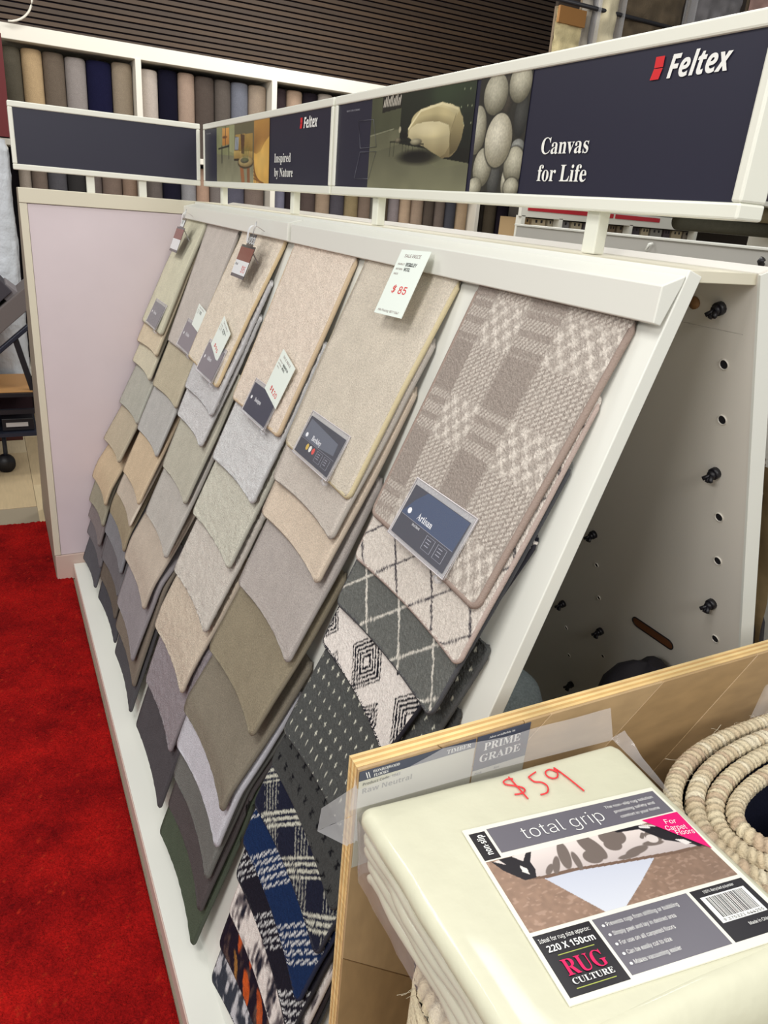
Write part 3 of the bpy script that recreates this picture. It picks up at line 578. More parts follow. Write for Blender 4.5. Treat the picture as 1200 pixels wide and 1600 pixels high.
def swing_tag(yc, ys, sb, label, text95):
    t = thing('hanging_tag', label, 'tag', tuple(B(yc, .06, .05)), 'glossy tags hanging on white ribbons')
    M_rib = mat('white_ribbon', (236, 238, 240), .5)
    def ribbon(a, b, ha, hb, arc=.03, wid=.015):
        P = []
        for q in np.linspace(0, 1, 14):
            y = a[0] + (b[0] - a[0]) * q; s = a[1] + (b[1] - a[1]) * q - arc * math.sin(math.pi * q) * 1.0; h = ha + (hb - ha) * q + arc * .9 * math.sin(math.pi * q)
            P.append([tuple(B(y + wid / 2, s, h)), tuple(B(y - wid / 2, s, h))])
        grid_mesh('ribbon', np.array(P), [M_rib], parent=t)
    ribbon((yc, .105), (yc - .07, .065), .060, .045, .022); ribbon((yc, .105), (yc - .055, .150), .060, .030, .004)
    bl = B(ys + .066, sb, .060); tl = B(ys + .045, sb - .092, .060); F = Fr(bl, (0, -1, 0), (tl - bl).normalized()); w = .122; H = .095
    mb = MB(); mb.box(0, w, 0, H, -.0007, .0007, mat('tag_black', (30, 30, 36), .3, coat=.6), F)
    mb.box(0, w, H * .10, H * .52, .0008, .0010, flat((226, 228, 230), .25), F); mb.box(0, w, H * .52, H * .93, .0008, .0010, flat((128, 72, 62), .25), F)
    if text95: mb.text('$95', F, w * .62, H * .18, .0012, RED, h=H * .2, wd=w * .26); mb.text('Wool', F, w * .06, H * .36, .0012, INK, h=H * .08)
    mb.build('tag_card', t)
    mb = MB(); F2 = Fr(tl, (0, -1, 0), (tl - bl).normalized())
    mb.box(w * .3, w * .78, 0, .034, -.0005, .0008, mat('tag_neck', (70, 62, 62), .25, coat=.5), F2)
    if text95: mb.text('WOOL', F2, w * .26, .006, .0012, flat((226, 228, 230)), h=.020, wd=w * .6, font='bold')
    else: mb.box(w * .32, w * .74, .004, .028, .0009, .0011, flat((222, 226, 226)), F2)
    mb.tube([F2(w * .45, .034, 0), F2(w * .40, .055, .001), F2(w * .44, .068, .002), F2(w * .5, .055, .001), F2(w * .47, .034, 0)], .0012, M_rib, 5); mb.build('tag_top', t)
swing_tag(2.945, 2.958, .206, 'glossy tag on a white ribbon over the pale sage cream sample', False)
swing_tag(2.135, 2.125, .206, 'glossy tag on a looped white ribbon over the warm cream wool sample', True)
# ---------------------------------------------------------------- printed pictures (flat prints, coloured point by point)
class Pic:
    def __init__(s, x0, x1, y0, y1, nx, ny, c):
        s.X, s.Y = np.meshgrid(np.linspace(x0, x1, nx), np.linspace(y0, y1, ny)); s.c = np.ones(s.X.shape + (3,)) * np.array(c, float); s.pix = (x1 - x0) / nx
    def put(s, k, col):
        k = np.clip(k, 0, 1)[..., None]; s.c = s.c * (1 - k) + np.asarray(col, float) * k
    def ell(s, cx, cy, rx, ry, c0, c1=None, rot=0, soft=None, lx=-.2, ly=.3):
        dx, dy = s.X - cx, s.Y - cy; a = (dx * math.cos(rot) + dy * math.sin(rot)) / rx; b = (-dx * math.sin(rot) + dy * math.cos(rot)) / ry; r = np.sqrt(a * a + b * b)
        k = np.clip((1 - r) * min(rx, ry) / (soft or s.pix) + .5, 0, 1)
        if c1 is None: s.put(k, c0)
        else:
            q = np.clip(np.sqrt((a - lx) ** 2 + (b - ly) ** 2) / 1.25, 0, 1)[..., None] ** 1.6; s.put(k, np.array(c0, float) * (1 - q) + np.array(c1, float) * q)
    def poly(s, P, c, c2=None, ax=1):
        ins = np.zeros(s.X.shape, bool)
        for i in range(len(P)):
            (xa, ya), (xb, yb) = P[i - 1], P[i]
            if ya == yb: continue
            cr = ((ya > s.Y) != (yb > s.Y)) & (s.X < (xb - xa) * (s.Y - ya) / (yb - ya) + xa); ins ^= cr
        if c2 is None: s.put(ins * 1.0, c)
        else:
            g = s.Y if ax else s.X; lo, hi = min(p[ax] for p in P), max(p[ax] for p in P); q = np.clip((g - lo) / (hi - lo), 0, 1)[..., None]; s.put(ins * 1.0, np.array(c2, float) * (1 - q) + np.array(c, float) * q)
    def line(s, a, b, w, c):
        ax, ay = a; bx, by = b; dx, dy = bx - ax, by - ay; L2 = dx * dx + dy * dy; t_ = np.clip(((s.X - ax) * dx + (s.Y - ay) * dy) / L2, 0, 1); d = np.hypot(s.X - ax - t_ * dx, s.Y - ay - t_ * dy); s.put(np.clip((w / 2 - d) / s.pix + .6, 0, 1), c)
    def grain(s, amt, sc, seed=1): s.c = s.c * (1 + amt * (noise2(s.X, s.Y, sc, seed)[..., None] - .5) * 2)
    def mesh(s, name, F, z, parent, tox=lambda v: v, toy=lambda v: v, rough=.45):
        c = np.clip(s.c, 0, 255) / 255; c = np.where(c <= .04045, c / 12.92, ((c + .055) / 1.055) ** 2.4); u, v = tox(s.X), toy(s.Y); k = F.k
        A = np.array(F.O)[None, None] + (u[..., None] * np.array(F.ex) + v[..., None] * np.array(F.ey) + z * np.array(F.ez)) * k
        return grid_mesh(name, A, [mat('picture_print', (128, 128, 128), rough, attr='col')], parent=parent, cols=c, smooth=False)
def art_armchair():
    p = Pic(-1.646, -1.2335, 1.637, 1.814, 300, 130, (84, 86, 68)); Xn = lambda L: [(-a, b) for a, b in L]
    p.poly([(-1.646, 1.637), (-1.2, 1.637), (-1.2, 1.690), (-1.36, 1.697), (-1.505, 1.750), (-1.646, 1.7405)], (104, 104, 84), (122, 122, 98))
    p.poly([(-1.506, 1.722), (-1.2, 1.69), (-1.2, 1.815), (-1.508, 1.815)], (50, 54, 44), (36, 38, 32)); p.ell(-1.30, 1.80, .10, .05, (64, 74, 56), (50, 54, 44), soft=.03)
    p.poly([(-1.50, 1.722), (-1.34, 1.675), (-1.2, 1.686), (-1.2, 1.637), (-1.7, 1.637), (-1.7, 1.70)], (98, 98, 80), (126, 125, 102))
    p.poly([(-1.594, 1.783), (-1.508, 1.788), (-1.508, 1.815), (-1.594, 1.815)], (44, 42, 36))
    for k in range(11): p.line((-1.588 + k * .0072, 1.795), (-1.585 + k * .0072, 1.806 + .004 * ((k * 7) % 3)), .0036, (196, 190, 178))
    p.line((-1.648, 1.741), (-1.535, 1.7505), .0012, (160, 160, 136))
    p.ell(-1.425, 1.6960, .078, .013, (30, 29, 25), (60, 58, 48), soft=.008); p.poly([(-1.335, 1.693), (-1.20, 1.680), (-1.20, 1.70), (-1.27, 1.71)], (34, 34, 28))
    back = [(-1.473, 1.733), (-1.470, 1.750), (-1.455, 1.765), (-1.425, 1.777), (-1.390, 1.784), (-1.345, 1.786), (-1.310, 1.782), (-1.285, 1.773), (-1.268, 1.758), (-1.262, 1.742), (-1.266, 1.722), (-1.278, 1.706), (-1.296, 1.695), (-1.33, 1.6925), (-1.36, 1.705), (-1.40, 1.718)]
    p.poly(back, (206, 196, 156), (120, 108, 80)); p.ell(-1.375, 1.756, .086, .026, (116, 106, 78), (190, 178, 138), rot=-.05, lx=.1, ly=-.7); p.line((-1.47, 1.748), (-1.425, 1.778), .004, (222, 212, 174)); p.line((-1.425, 1.778), (-1.345, 1.7855), .004, (222, 212, 174)); p.line((-1.345, 1.7855), (-1.285, 1.773), .004, (214, 204, 166)); p.line((-1.285, 1.773), (-1.263, 1.744), .004, (196, 186, 148))
    p.poly([(-1.302, 1.697), (-1.308, 1.735), (-1.296, 1.758), (-1.281, 1.770), (-1.268, 1.758), (-1.262, 1.742), (-1.266, 1.722), (-1.278, 1.706)], (180, 168, 128), (92, 82, 60))
    p.line((-1.301, 1.697), (-1.307, 1.735), .0016, (110, 100, 72)); p.line((-1.307, 1.735), (-1.292, 1.765), .0012, (130, 118, 88))
    p.poly([(-1.469, 1.7345), (-1.465, 1.747), (-1.44, 1.755), (-1.40, 1.7575), (-1.35, 1.7555), (-1.315, 1.748), (-1.308, 1.735), (-1.306, 1.712), (-1.318, 1.700), (-1.335, 1.695), (-1.365, 1.703), (-1.40, 1.714), (-1.44, 1.722)], (212, 203, 168), (140, 128, 96))
    p.ell(-1.385, 1.742, .070, .013, (212, 202, 166), (198, 187, 148), rot=-.03, soft=.006)
    for a, b in ((-1.548, -1.474), (-1.466, -1.404)):
        yy = 1.7255 if a < -1.5 else 1.7190; p.line((a, yy + .001), (b, yy), .0018, (26, 26, 22))
        for xx in (a + .002, a + .02, b - .015, b): p.line((xx, yy), (xx - .001, yy - (.027 if xx < -1.5 else .019)), .0011, (30, 30, 26))
    p.ell(-1.435, 1.7235, .024, .006, (176, 170, 144), (90, 86, 70)); p.ell(-1.512, 1.7285, .014, .005, (132, 126, 106), (50, 48, 40)); p.ell(-1.498, 1.7400, .007, .010, (34, 34, 28)); p.ell(-1.507, 1.7480, .005, .006, (170, 164, 140)); p.ell(-1.482, 1.736, .012, .006, (30, 30, 26))
    for a, b in [(1.272, 1.803), (1.252, 1.802), (1.277, 1.775), (1.256, 1.776), (1.265, 1.749), (1.242, 1.775), (1.240, 1.748)]: p.ell(-a, b, .0014, .0018, (150, 156, 128))
    p.c = 128 + (p.c - 128) * 1.08 - 8; p.grain(.05, 30, 3); return p
def art_pebbles():
    p = Pic(-1.2205, -1.0755, 1.637, 1.814, 150, 170, (44, 42, 36)); A, Bc = (190, 186, 166), (92, 88, 72)
    for cx, cy, rx, ry, ro, a, b in [(1.128, 1.70, .022, .03, 0, (92, 90, 78), (48, 46, 40)), (1.093, 1.75, .018, .03, 0, (66, 66, 62), (34, 34, 32)), (1.150, 1.66, .018, .03, 0, (88, 88, 84), (44, 44, 42)), (1.14, 1.78, .02, .03, 0, (80, 72, 60), (40, 36, 30)), (1.118, 1.655, .008, .02, 0, A, Bc),
            (1.106, 1.798, .030, .028, .3, A, Bc), (1.172, 1.787, .035, .031, .1, A, Bc), (1.217, 1.735, .028, .038, 0, A, Bc), (1.188, 1.676, .028, .031, .2, A, Bc), (1.092, 1.706, .018, .012, 0, (150, 152, 146), (80, 80, 76)), (1.096, 1.680, .028, .027, .4, A, Bc), (1.208, 1.643, .024, .017, -.2, A, Bc), (1.096, 1.646, .021, .015, 0, A, Bc), (1.149, 1.717, .039, .041, -.1, (208, 203, 184), (124, 118, 98))]:
        p.ell(-cx, cy, rx * 1.05, ry * 1.05, (40, 38, 32), soft=.004); p.ell(-cx, cy, rx, ry, a, b, rot=-ro)
    p.grain(.07, 420, 5); p.grain(.05, 60, 6); return p
def art_room():
    p = Pic(-2.925, -2.485, 1.637, 1.815, 200, 100, (132, 134, 96)); P = lambda L, c, c2=None: p.poly([(-a, b) for a, b in L], c, c2)
    P([(2.93, 1.637), (2.48, 1.637), (2.48, 1.705), (2.70, 1.718), (2.93, 1.728)], (118, 116, 92), (140, 138, 112)); P([(2.70, 1.71), (2.48, 1.70), (2.48, 1.815), (2.70, 1.815)], (104, 98, 72), (84, 80, 60)); P([(2.76, 1.733), (2.70, 1.725), (2.70, 1.815), (2.76, 1.815)], (150, 152, 112))
    P([(2.85, 1.752), (2.765, 1.756), (2.765, 1.806), (2.85, 1.808)], (210, 156, 80), (176, 118, 56)); p.line((-2.812, 1.75), (-2.808, 1.81), .006, (70, 54, 38)); p.line((-2.90, 1.744), (-2.765, 1.75), .005, (46, 44, 38)); p.line((-2.856, 1.70), (-2.856, 1.75), .008, (40, 38, 34)); p.line((-2.768, 1.712), (-2.768, 1.752), .006, (40, 38, 34)); p.ell(-2.82, 1.779, .03, .004, (110, 70, 36))
    P([(2.705, 1.73), (2.50, 1.722), (2.50, 1.780), (2.69, 1.782)], (164, 134, 70), (132, 104, 48)); P([(2.708, 1.708), (2.50, 1.704), (2.50, 1.728), (2.708, 1.734)], (188, 162, 98), (140, 112, 60)); P([(2.705, 1.703), (2.50, 1.697), (2.50, 1.706), (2.705, 1.71)], (58, 48, 32))
    P([(2.62, 1.724), (2.59, 1.722), (2.585, 1.778), (2.63, 1.782)], (84, 58, 36)); P([(2.70, 1.736), (2.655, 1.735), (2.65, 1.772), (2.69, 1.777)], (84, 92, 104))
    for k in range(5): p.line((-2.695 + k * .009, 1.738), (-2.688 + k * .009, 1.772), .003, (196, 202, 206))
    p.line((-2.62, 1.69), (-2.60, 1.64), .035, (150, 98, 60)); p.line((-2.545, 1.69), (-2.54, 1.64), .03, (128, 84, 52)); p.ell(-2.575, 1.6965, .086, .018, (70, 58, 40)); p.ell(-2.575, 1.6995, .080, .0155, (188, 168, 118), (130, 110, 70)); p.ell(-2.585, 1.703, .045, .008, (110, 108, 86), (60, 60, 46))
    for k in range(8): p.line((-2.60 + k * .007, 1.703), (-2.612 + k * .011, 1.735 + .005 * (k % 3)), .0028, (96, 104, 56))
    p.grain(.05, 40, 8); return p
def art_wood():
    p = Pic(-2.4865, -2.337, 1.637, 1.815, 80, 100, (208, 164, 82)); p.poly([(-2.487, 1.815), (-2.337, 1.815), (-2.337, 1.766), (-2.38, 1.750), (-2.42, 1.727), (-2.46, 1.720), (-2.487, 1.724)], (176, 132, 68), (134, 92, 44))
    p.ell(-2.40, 1.69, .08, .05, (226, 184, 100), (202, 156, 76), soft=.05)
    for k in range(6): p.line((-2.486, 1.70 - k * .010), (-2.472 + k * .017, 1.637), .0045, (122, 80, 34))
    p.grain(.06, 30, 9); return p
def art_label():
    p = Pic(.003, .2235, -.1335, -.0475, 330, 130, (150, 122, 104)); p.grain(.06, 240, 4); n = noise2(p.X + p.Y * .4, p.Y * 1.7 - p.X * .3, 260, 6); p.put(np.clip((n - .70) * 6, 0, .5), (190, 160, 142)); p.c *= (1 - .12 * (p.X[..., None] / .22))
    p.poly([(.045, -.080), (.178, -.080), (.130, -.114), (.0985, -.1345), (.079, -.1345)], (192, 196, 210), (206, 209, 218))
    rug = [(.010, -.0490), (.016, -.060), (.028, -.0755), (.045, -.0790), (.075, -.0790), (.108, -.0825), (.150, -.0865), (.185, -.0895), (.215, -.0905), (.222, -.0905), (.205, -.068), (.190, -.052), (.176, -.0465), (.049, -.0465)]
    p.poly([(x + .004, y - .004) for x, y in rug], (112, 88, 74)); p.poly(rug, (226, 214, 208), (186, 174, 172))
    T = (112, 100, 94)
    for x, y, a, b, r in [(.080, .062, .006, .018, .30), (.066, .071, .0035, .012, .55), (.057, .074, .003, .008, .8), (.088, .072, .0035, .012, .15), (.112, .060, .009, .019, -.25), (.106, .072, .010, .009, .1), (.140, .054, .014, .012, .1), (.134, .064, .009, .008, .3), (.152, .078, .014, .0045, -.15), (.140, .082, .012, .003, 0), (.174, .074, .0115, .0035, .1)]: p.ell(x, -y, a, b, T, rot=-r)
    p.ell(.180, -.066, .0085, .0085, T); p.ell(.177, -.0685, .0062, .0058, (212, 201, 196)); p.line((.168, -.064), (.172, -.060), .004, T)
    K = (28, 25, 32); p.poly([(.008, -.0475), (.014, -.062), (.028, -.079), (.040, -.0795), (.044, -.070), (.044, -.060), (.052, -.0475), (.046, -.0475), (.038, -.057), (.030, -.0475), (.016, -.0475), (.020, -.056)], K); p.poly([(.032, -.061), (.037, -.066), (.036, -.074), (.031, -.069)], (226, 220, 214))
    for a, b in (((.150, -.0478), (.176, -.0505)), ((.176, -.0505), (.196, -.064)), ((.196, -.064), (.216, -.0895)), ((.176, -.053), (.190, -.072)), ((.190, -.072), (.222, -.0905))): p.line(a, b, .0055, K)
    p.poly([(.180, -.050), (.205, -.060), (.222, -.0905), (.205, -.085), (.190, -.070)], K); p.poly([(.198, -.076), (.207, -.079), (.211, -.085), (.204, -.086)], (222, 216, 212)); p.line((.176, -.0505), (.184, -.0535), .003, (222, 216, 212))
    return p
# ---------------------------------------------------------------- header signs
M_sf = mat('sign_frame', (230, 230, 218), 0.35)
def sign(label, F, w, h, d, posts, prints, ptop=0.058):       # F: lower left front corner, x right, y up, z out to the viewer
    c = F(w / 2, 0, -d / 2); t = thing('header_sign', label, 'sign', (c.x, c.y, c.z))
    m = MB(); e = .019
    m.box(0, w, 0, e, -d, 0, M_sf, F); m.box(0, w, h - e, h, -d, 0, M_sf, F); m.box(0, e * .75, e, h - e, -d, 0, M_sf, F); m.box(w - e * .75, w, e, h - e, -d, 0, M_sf, F)
    m.build('frame', t, bevel=.003)
    m = MB(); m.box(e * .6, w - e * .6, e * .8, h - e * .8, -d * .8, -.004, M_navyp, F); panel = m.build('panel', t)
    for x in posts: m = MB(); m.box(x - .014, x + .014, -ptop, .001, -d * .75, -d * .3, M_sf, F); m.build('post', t, bevel=.002)
    if prints: prints(panel, F)
    return t
def logo(m, F, x, y, h, wd, z):
    r = flat((206, 34, 40))
    m.poly([F(x, y + h * .52, z), F(x + h * .58, y + h * .52, z), F(x + h * .58, y + h, z), F(x, y + h, z)], r)
    m.poly([F(x - h * .16, y, z), F(x + h * .42, y, z), F(x + h * .58, y + h * .48, z), F(x, y + h * .48, z)], r)
    m.text('Feltex', F, x + h * .95, y, z, flat((236, 236, 232)), h=h * .98, wd=wd, font='bolditalic', thick=.008)
def ell(m, F, cx, cy, rx, ry, rot, z, cs):
    for k, c in enumerate(cs):
        s = 1 - k * .9 / max(len(cs), 1) * .62; m.disc(F, cx - rx * .10 * k, cy + ry * .10 * k, z + k * .00012, rx * s, ry * s, flat(c), 22, rot)
def big_print(t, F):
    # F.x = 1.846 - Y, F.y = z - 1.618
    X = lambda Y: 1.846 - Y; Zz = lambda v: v - 1.618; z = -.0030; tx = lambda v: 1.846 + v; ty = lambda v: v - 1.618
    art_armchair().mesh('armchair_picture', F, z + .0002, t, tx, ty); art_pebbles().mesh('pebble_picture', F, z + .0003, t, tx, ty)
    m = MB(); q = lambda pts, c, dz=0: m.poly([F(X(a), Zz(b), z + dz) for a, b in pts], flat(c))
    gl = flat((120, 122, 132))
    for L in ([(1.710, 1.774), (1.633, 1.773), (1.610, 1.719), (1.693, 1.718)], [(1.693, 1.710), (1.610, 1.710), (1.640, 1.655), (1.717, 1.655)]):
        m.tube([F(X(a), Zz(b), z + .0012) for a, b in L], .0005, gl, 4, closed=True)
    m.text('WHAT IS IN A CANVAS', F, X(1.782), Zz(1.7955), z, flat((170, 170, 178)), h=.0035, wd=.072); m.build('printed_outlines', t); m = MB()
    wt = flat((238, 238, 232)); m.text('Canvas', F, X(1.029), Zz(1.6945), z + .0005, wt, h=.0225, wd=.109, font='serif'); m.text('for Life', F, X(1.029), Zz(1.6565), z + .0005, wt, h=.0225, wd=.114, font='serif'); m.build('printed_slogan', t); m = MB()
    logo(m, F, X(.820), Zz(1.7765), .0255, .0955, z + .0005); m.build('printed_logo', t)
FS = lambda Yl: Fr((0.78, Yl, 1.618), (0, -1, 0), (0, 0, 1), (-1, 0, 0))
sign('long navy header sign reading Canvas for Life with armchair and pebble pictures', FS(1.846), 1.846 - .640, .2145, .045, [1.846 - 1.620, 1.846 - .898], big_print)
def small_print(t, F):
    X = lambda Y: 3.112 - Y; Zz = lambda v: v - 1.618; z = -.0030; tx = lambda v: 3.112 + v; ty = lambda v: v - 1.618
    art_room().mesh('living_room_picture', F, z + .0002, t, tx, ty); art_wood().mesh('wood_grain_picture', F, z + .0003, t, tx, ty)
    m = MB(); wt = flat((232, 232, 226)); m.text('Inspired', F, X(2.288), Zz(1.6945), z + .0005, wt, h=.0225, wd=.138, font='serif'); m.text('by Nature', F, X(2.286), Zz(1.6565), z + .0005, wt, h=.0225, wd=.156, font='serif'); m.build('printed_slogan', t); m = MB()
    logo(m, F, X(2.082), Zz(1.7745), .0255, .098, z + .0005); m.build('printed_logo', t); m = MB(); m.text('WHAT IS NATURE', F, X(3.07), Zz(1.7965), z, flat((170, 170, 178)), h=.0035, wd=.06); m.build('small_print', t)
sign('navy header sign reading Inspired by Nature with a living room picture', FS(3.112), 3.112 - 1.857, .2145, .045, [3.112 - 2.905, 3.112 - 2.16], small_print)
sign('plain dark navy header sign without print above the lilac cabinet', Fr((0.118, 3.118, 1.618), (1, 0, 0), (0, 0, 1), (0, -1, 0)), .653, .2145, .04, [.252, .437], None)

# ---------------------------------------------------------------- timber sample board
def clip(poly, x0, x1, y0, y1):
    for ax, v, sg in ((0, x0, 1), (0, x1, -1), (1, y0, 1), (1, y1, -1)):
        out = []
        for i in range(len(poly)):
            a, b = poly[i - 1], poly[i]; ia, ib = sg * (a[ax] - v) >= 0, sg * (b[ax] - v) >= 0
            if ia != ib:
                k = (v - a[ax]) / (b[ax] - a[ax]); out.append((a[0] + (b[0] - a[0]) * k, a[1] + (b[1] - a[1]) * k))
            if ib: out.append(b)
        poly = out
        if len(poly) < 3: return []
    return poly
t = thing('timber_sample_board', 'upright oak chevron flooring sample board with layered plywood edge behind the wrapped pad', 'sample board', (0.65, 0.51, 0))
BX0, BX1, BZ = 0.269, 1.02, 1.094
FT = Fr((0, 0.53, 1.6 * (1 - 1.06)), (1, 0, 0), (0, 0, 1), (0, -1, 0), k=1.06)
plies = [(222, 190, 132), (204, 166, 108), (228, 200, 142), (200, 160, 104), (222, 192, 136)]
for i, c in enumerate(plies):
    a = .0035 + i * .0036; m = MB(); m.box(BX0 + .0003 * (i % 2), BX1, .0906, BZ - .0004 * (i % 2), -a - .0036, -a, mat('ply_%d' % i, c, .55, var=.18, vscale=14, stretch=(1, 1, 14), bump=.15, bscale=150), FT); m.build('ply_layer', t)
kk = 0
for side in (0, 1):
    xj = .47
    for j in range(-3, 16):
        for off in (0,):
            z0 = j * .173 - .04
            if side == 0: P = [(BX0 - .3, z0 + .77 * .52 + .0), (xj - .0006, z0), (xj - .0006, z0 + .172), (BX0 - .3, z0 + .77 * .52 + .172)]; P = [(BX0 - .05, z0 + (xj - BX0 + .05) * .88), (xj - .0006, z0), (xj - .0006, z0 + .1722), (BX0 - .05, z0 + (xj - BX0 + .05) * .88 + .1722)]
            else: P = [(xj + .0006, z0 + .06), (BX1 + .05, z0 + .06 + (BX1 + .05 - xj) * 1.0), (BX1 + .05, z0 + .06 + .1722 + (BX1 + .05 - xj) * 1.0), (xj + .0006, z0 + .06 + .1722)]
            P = clip(P, BX0, BX1, .0906, BZ)
            if len(P) < 3: continue
            c = [(176, 146, 106), (168, 138, 98), (182, 153, 114)][(kk + side) % 3]; kk += 1
            mm = MB(); mm.prism(P, FT, -.0035, 0, mat('oak_%d_%d' % ((kk % 3), side), c, .45, var=.09, vscale=7, stretch=(3, 1, 9) if side else (9, 1, 3), bump=.06, bscale=120, coat=.15)); mm.build('plank', t, bevel=.0007, seg=1)
m = MB(); z = .0006; pale = flat((204, 202, 190), .35); dk = flat((66, 72, 92), .35)
def rect(x0, x1, z0, z1, c, dz=0): m.box(x0, x1, z0, z1, .0002, z + dz, c, FT)
rect(.2705, .4065, .965, 1.0905, pale); rect(.2705, .4065, 1.079, 1.0907, dk, .0001); rect(.4085, .4785, .965, 1.0915, pale); rect(.4085, .4785, 1.046, 1.0917, dk, .0001)
wt = flat((236, 236, 236)); gy = flat((132, 132, 128)); zz = .0009
m.text('WONDERWOOD', FT, .285, 1.0855, zz, wt, h=.0034, wd=.030, font='serif'); m.text('FLOORS', FT, .2865, 1.0805, zz, wt, h=.0034, wd=.016, font='serif')
for a in (.277, .2795): m.poly([FT(a, 1.0885, zz), FT(a + .001, 1.0885, zz), FT(a + .0035, 1.0805, zz), FT(a + .0025, 1.0805, zz)], wt)
m.text('TIMBER', FT, .371, 1.0815, zz, wt, h=.0052, wd=.030, font='serif'); m.text('Product Code: 1043', FT, .275, 1.0725, zz, gy, h=.0034, wd=.042, font='bold'); m.text('Raw Neutral', FT, .275, 1.0625, zz, gy, h=.0062, wd=.056, font='bold')
m.text('Also available in', FT, .4235, 1.0860, zz, wt, h=.0026, wd=.034, font='serif'); m.text('PRIME', FT, .4185, 1.0710, zz, wt, h=.0098, wd=.048, font='serif'); m.text('GRADE', FT, .4150, 1.0560, zz, wt, h=.0098, wd=.054, font='serif')
m.text('Plank', FT, .4115, 1.0400, zz, gy, h=.003, wd=.009, font='bold'); m.text('Raw', FT, .437, 1.0405, zz, gy, h=.003, wd=.007, font='bold')
m.build('product_labels', t)

# ---------------------------------------------------------------- rolled rope rugs
def rope_pts(c, a, b, turns, gap, ph, zt, pw=2.25, nper=220):
    P = []
    for i in range(int(turns * nper) + 1):
        q = ph + 2 * math.pi * i / nper; o = float(np.interp(i / nper, range(len(gap)), gap)) if hasattr(gap, '__len__') else gap * i / nper; ca, sa = math.cos(q), math.sin(q)
        rr = (abs(ca) ** pw + abs(sa) ** pw) ** (-1 / pw); P.append((c[0] + (a - o) * rr * ca, c[1] + (b - o) * rr * sa, zt + .003 * math.sin(q * 2.3 + 1)))
    return P
def rope_mesh(name, path, r, pitch, matl, parent, n=16, seed=1, twist=1.6, lump=.30):
    path = np.array(path); d = np.r_[0, np.cumsum(np.linalg.norm(np.diff(path, axis=0), axis=1))]; L = d[-1]; m_ = int(L / .0016)
    s = np.linspace(0, L, m_); C_ = np.stack([np.interp(s, d, path[:, k]) for k in range(3)], 1); T = np.gradient(C_, axis=0); T /= np.linalg.norm(T, axis=1)[:, None]
    E1 = np.cross(T, [0, 0, 1.0]); E1 /= np.linalg.norm(E1, axis=1)[:, None]; E2 = np.cross(E1, T); th = np.linspace(0, 2 * np.pi, n + 1)
    rg = np.random.default_rng(seed); lumps = np.cumsum(rg.uniform(.6, 1.5, int(L / pitch * 2) + 8)) * pitch; ph = np.interp(s, np.r_[0, lumps], np.arange(len(lumps) + 1))
    X = ph[:, None] + twist * th[None, :] / (2 * np.pi); fr = X - np.floor(X); rad = r * ((1 - lump) + lump * np.sqrt(np.clip(1 - (2 * fr - 1) ** 2, 0, 1))) * (1 + .08 * np.sin(s / .05 + seed))[:, None]
    rad = rad * (1 + .05 * np.sin(X * 2 * np.pi * 3))
    P = C_[:, None, :] + rad[..., None] * (np.cos(th)[None, :, None] * E1[:, None, :] + np.sin(th)[None, :, None] * E2[:, None, :])
    li = np.floor(X).astype(int); pal = np.array([lin(c) for c in [(214, 200, 170), (206, 190, 160), (222, 210, 184), (202, 184, 154), (212, 197, 168), (192, 170, 144)]]); pick = rg.integers(0, len(pal), li.max() + 3)
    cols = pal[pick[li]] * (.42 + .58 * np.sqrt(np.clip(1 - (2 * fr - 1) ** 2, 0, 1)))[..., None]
    return grid_mesh(name, P, [matl], parent=parent, cols=cols)
M_rope = mat('wool_rope', (214, 200, 170), .95, attr='col', var=.07, vscale=260, bump=.8, bscale=380, bdist=.003, stretch=(1, 1, 1), spec=.15)
M_bk = mat('navy_rug_backing', (24, 26, 42), .95, bump=.5, bscale=500, var=.2, vscale=500, spec=.1)
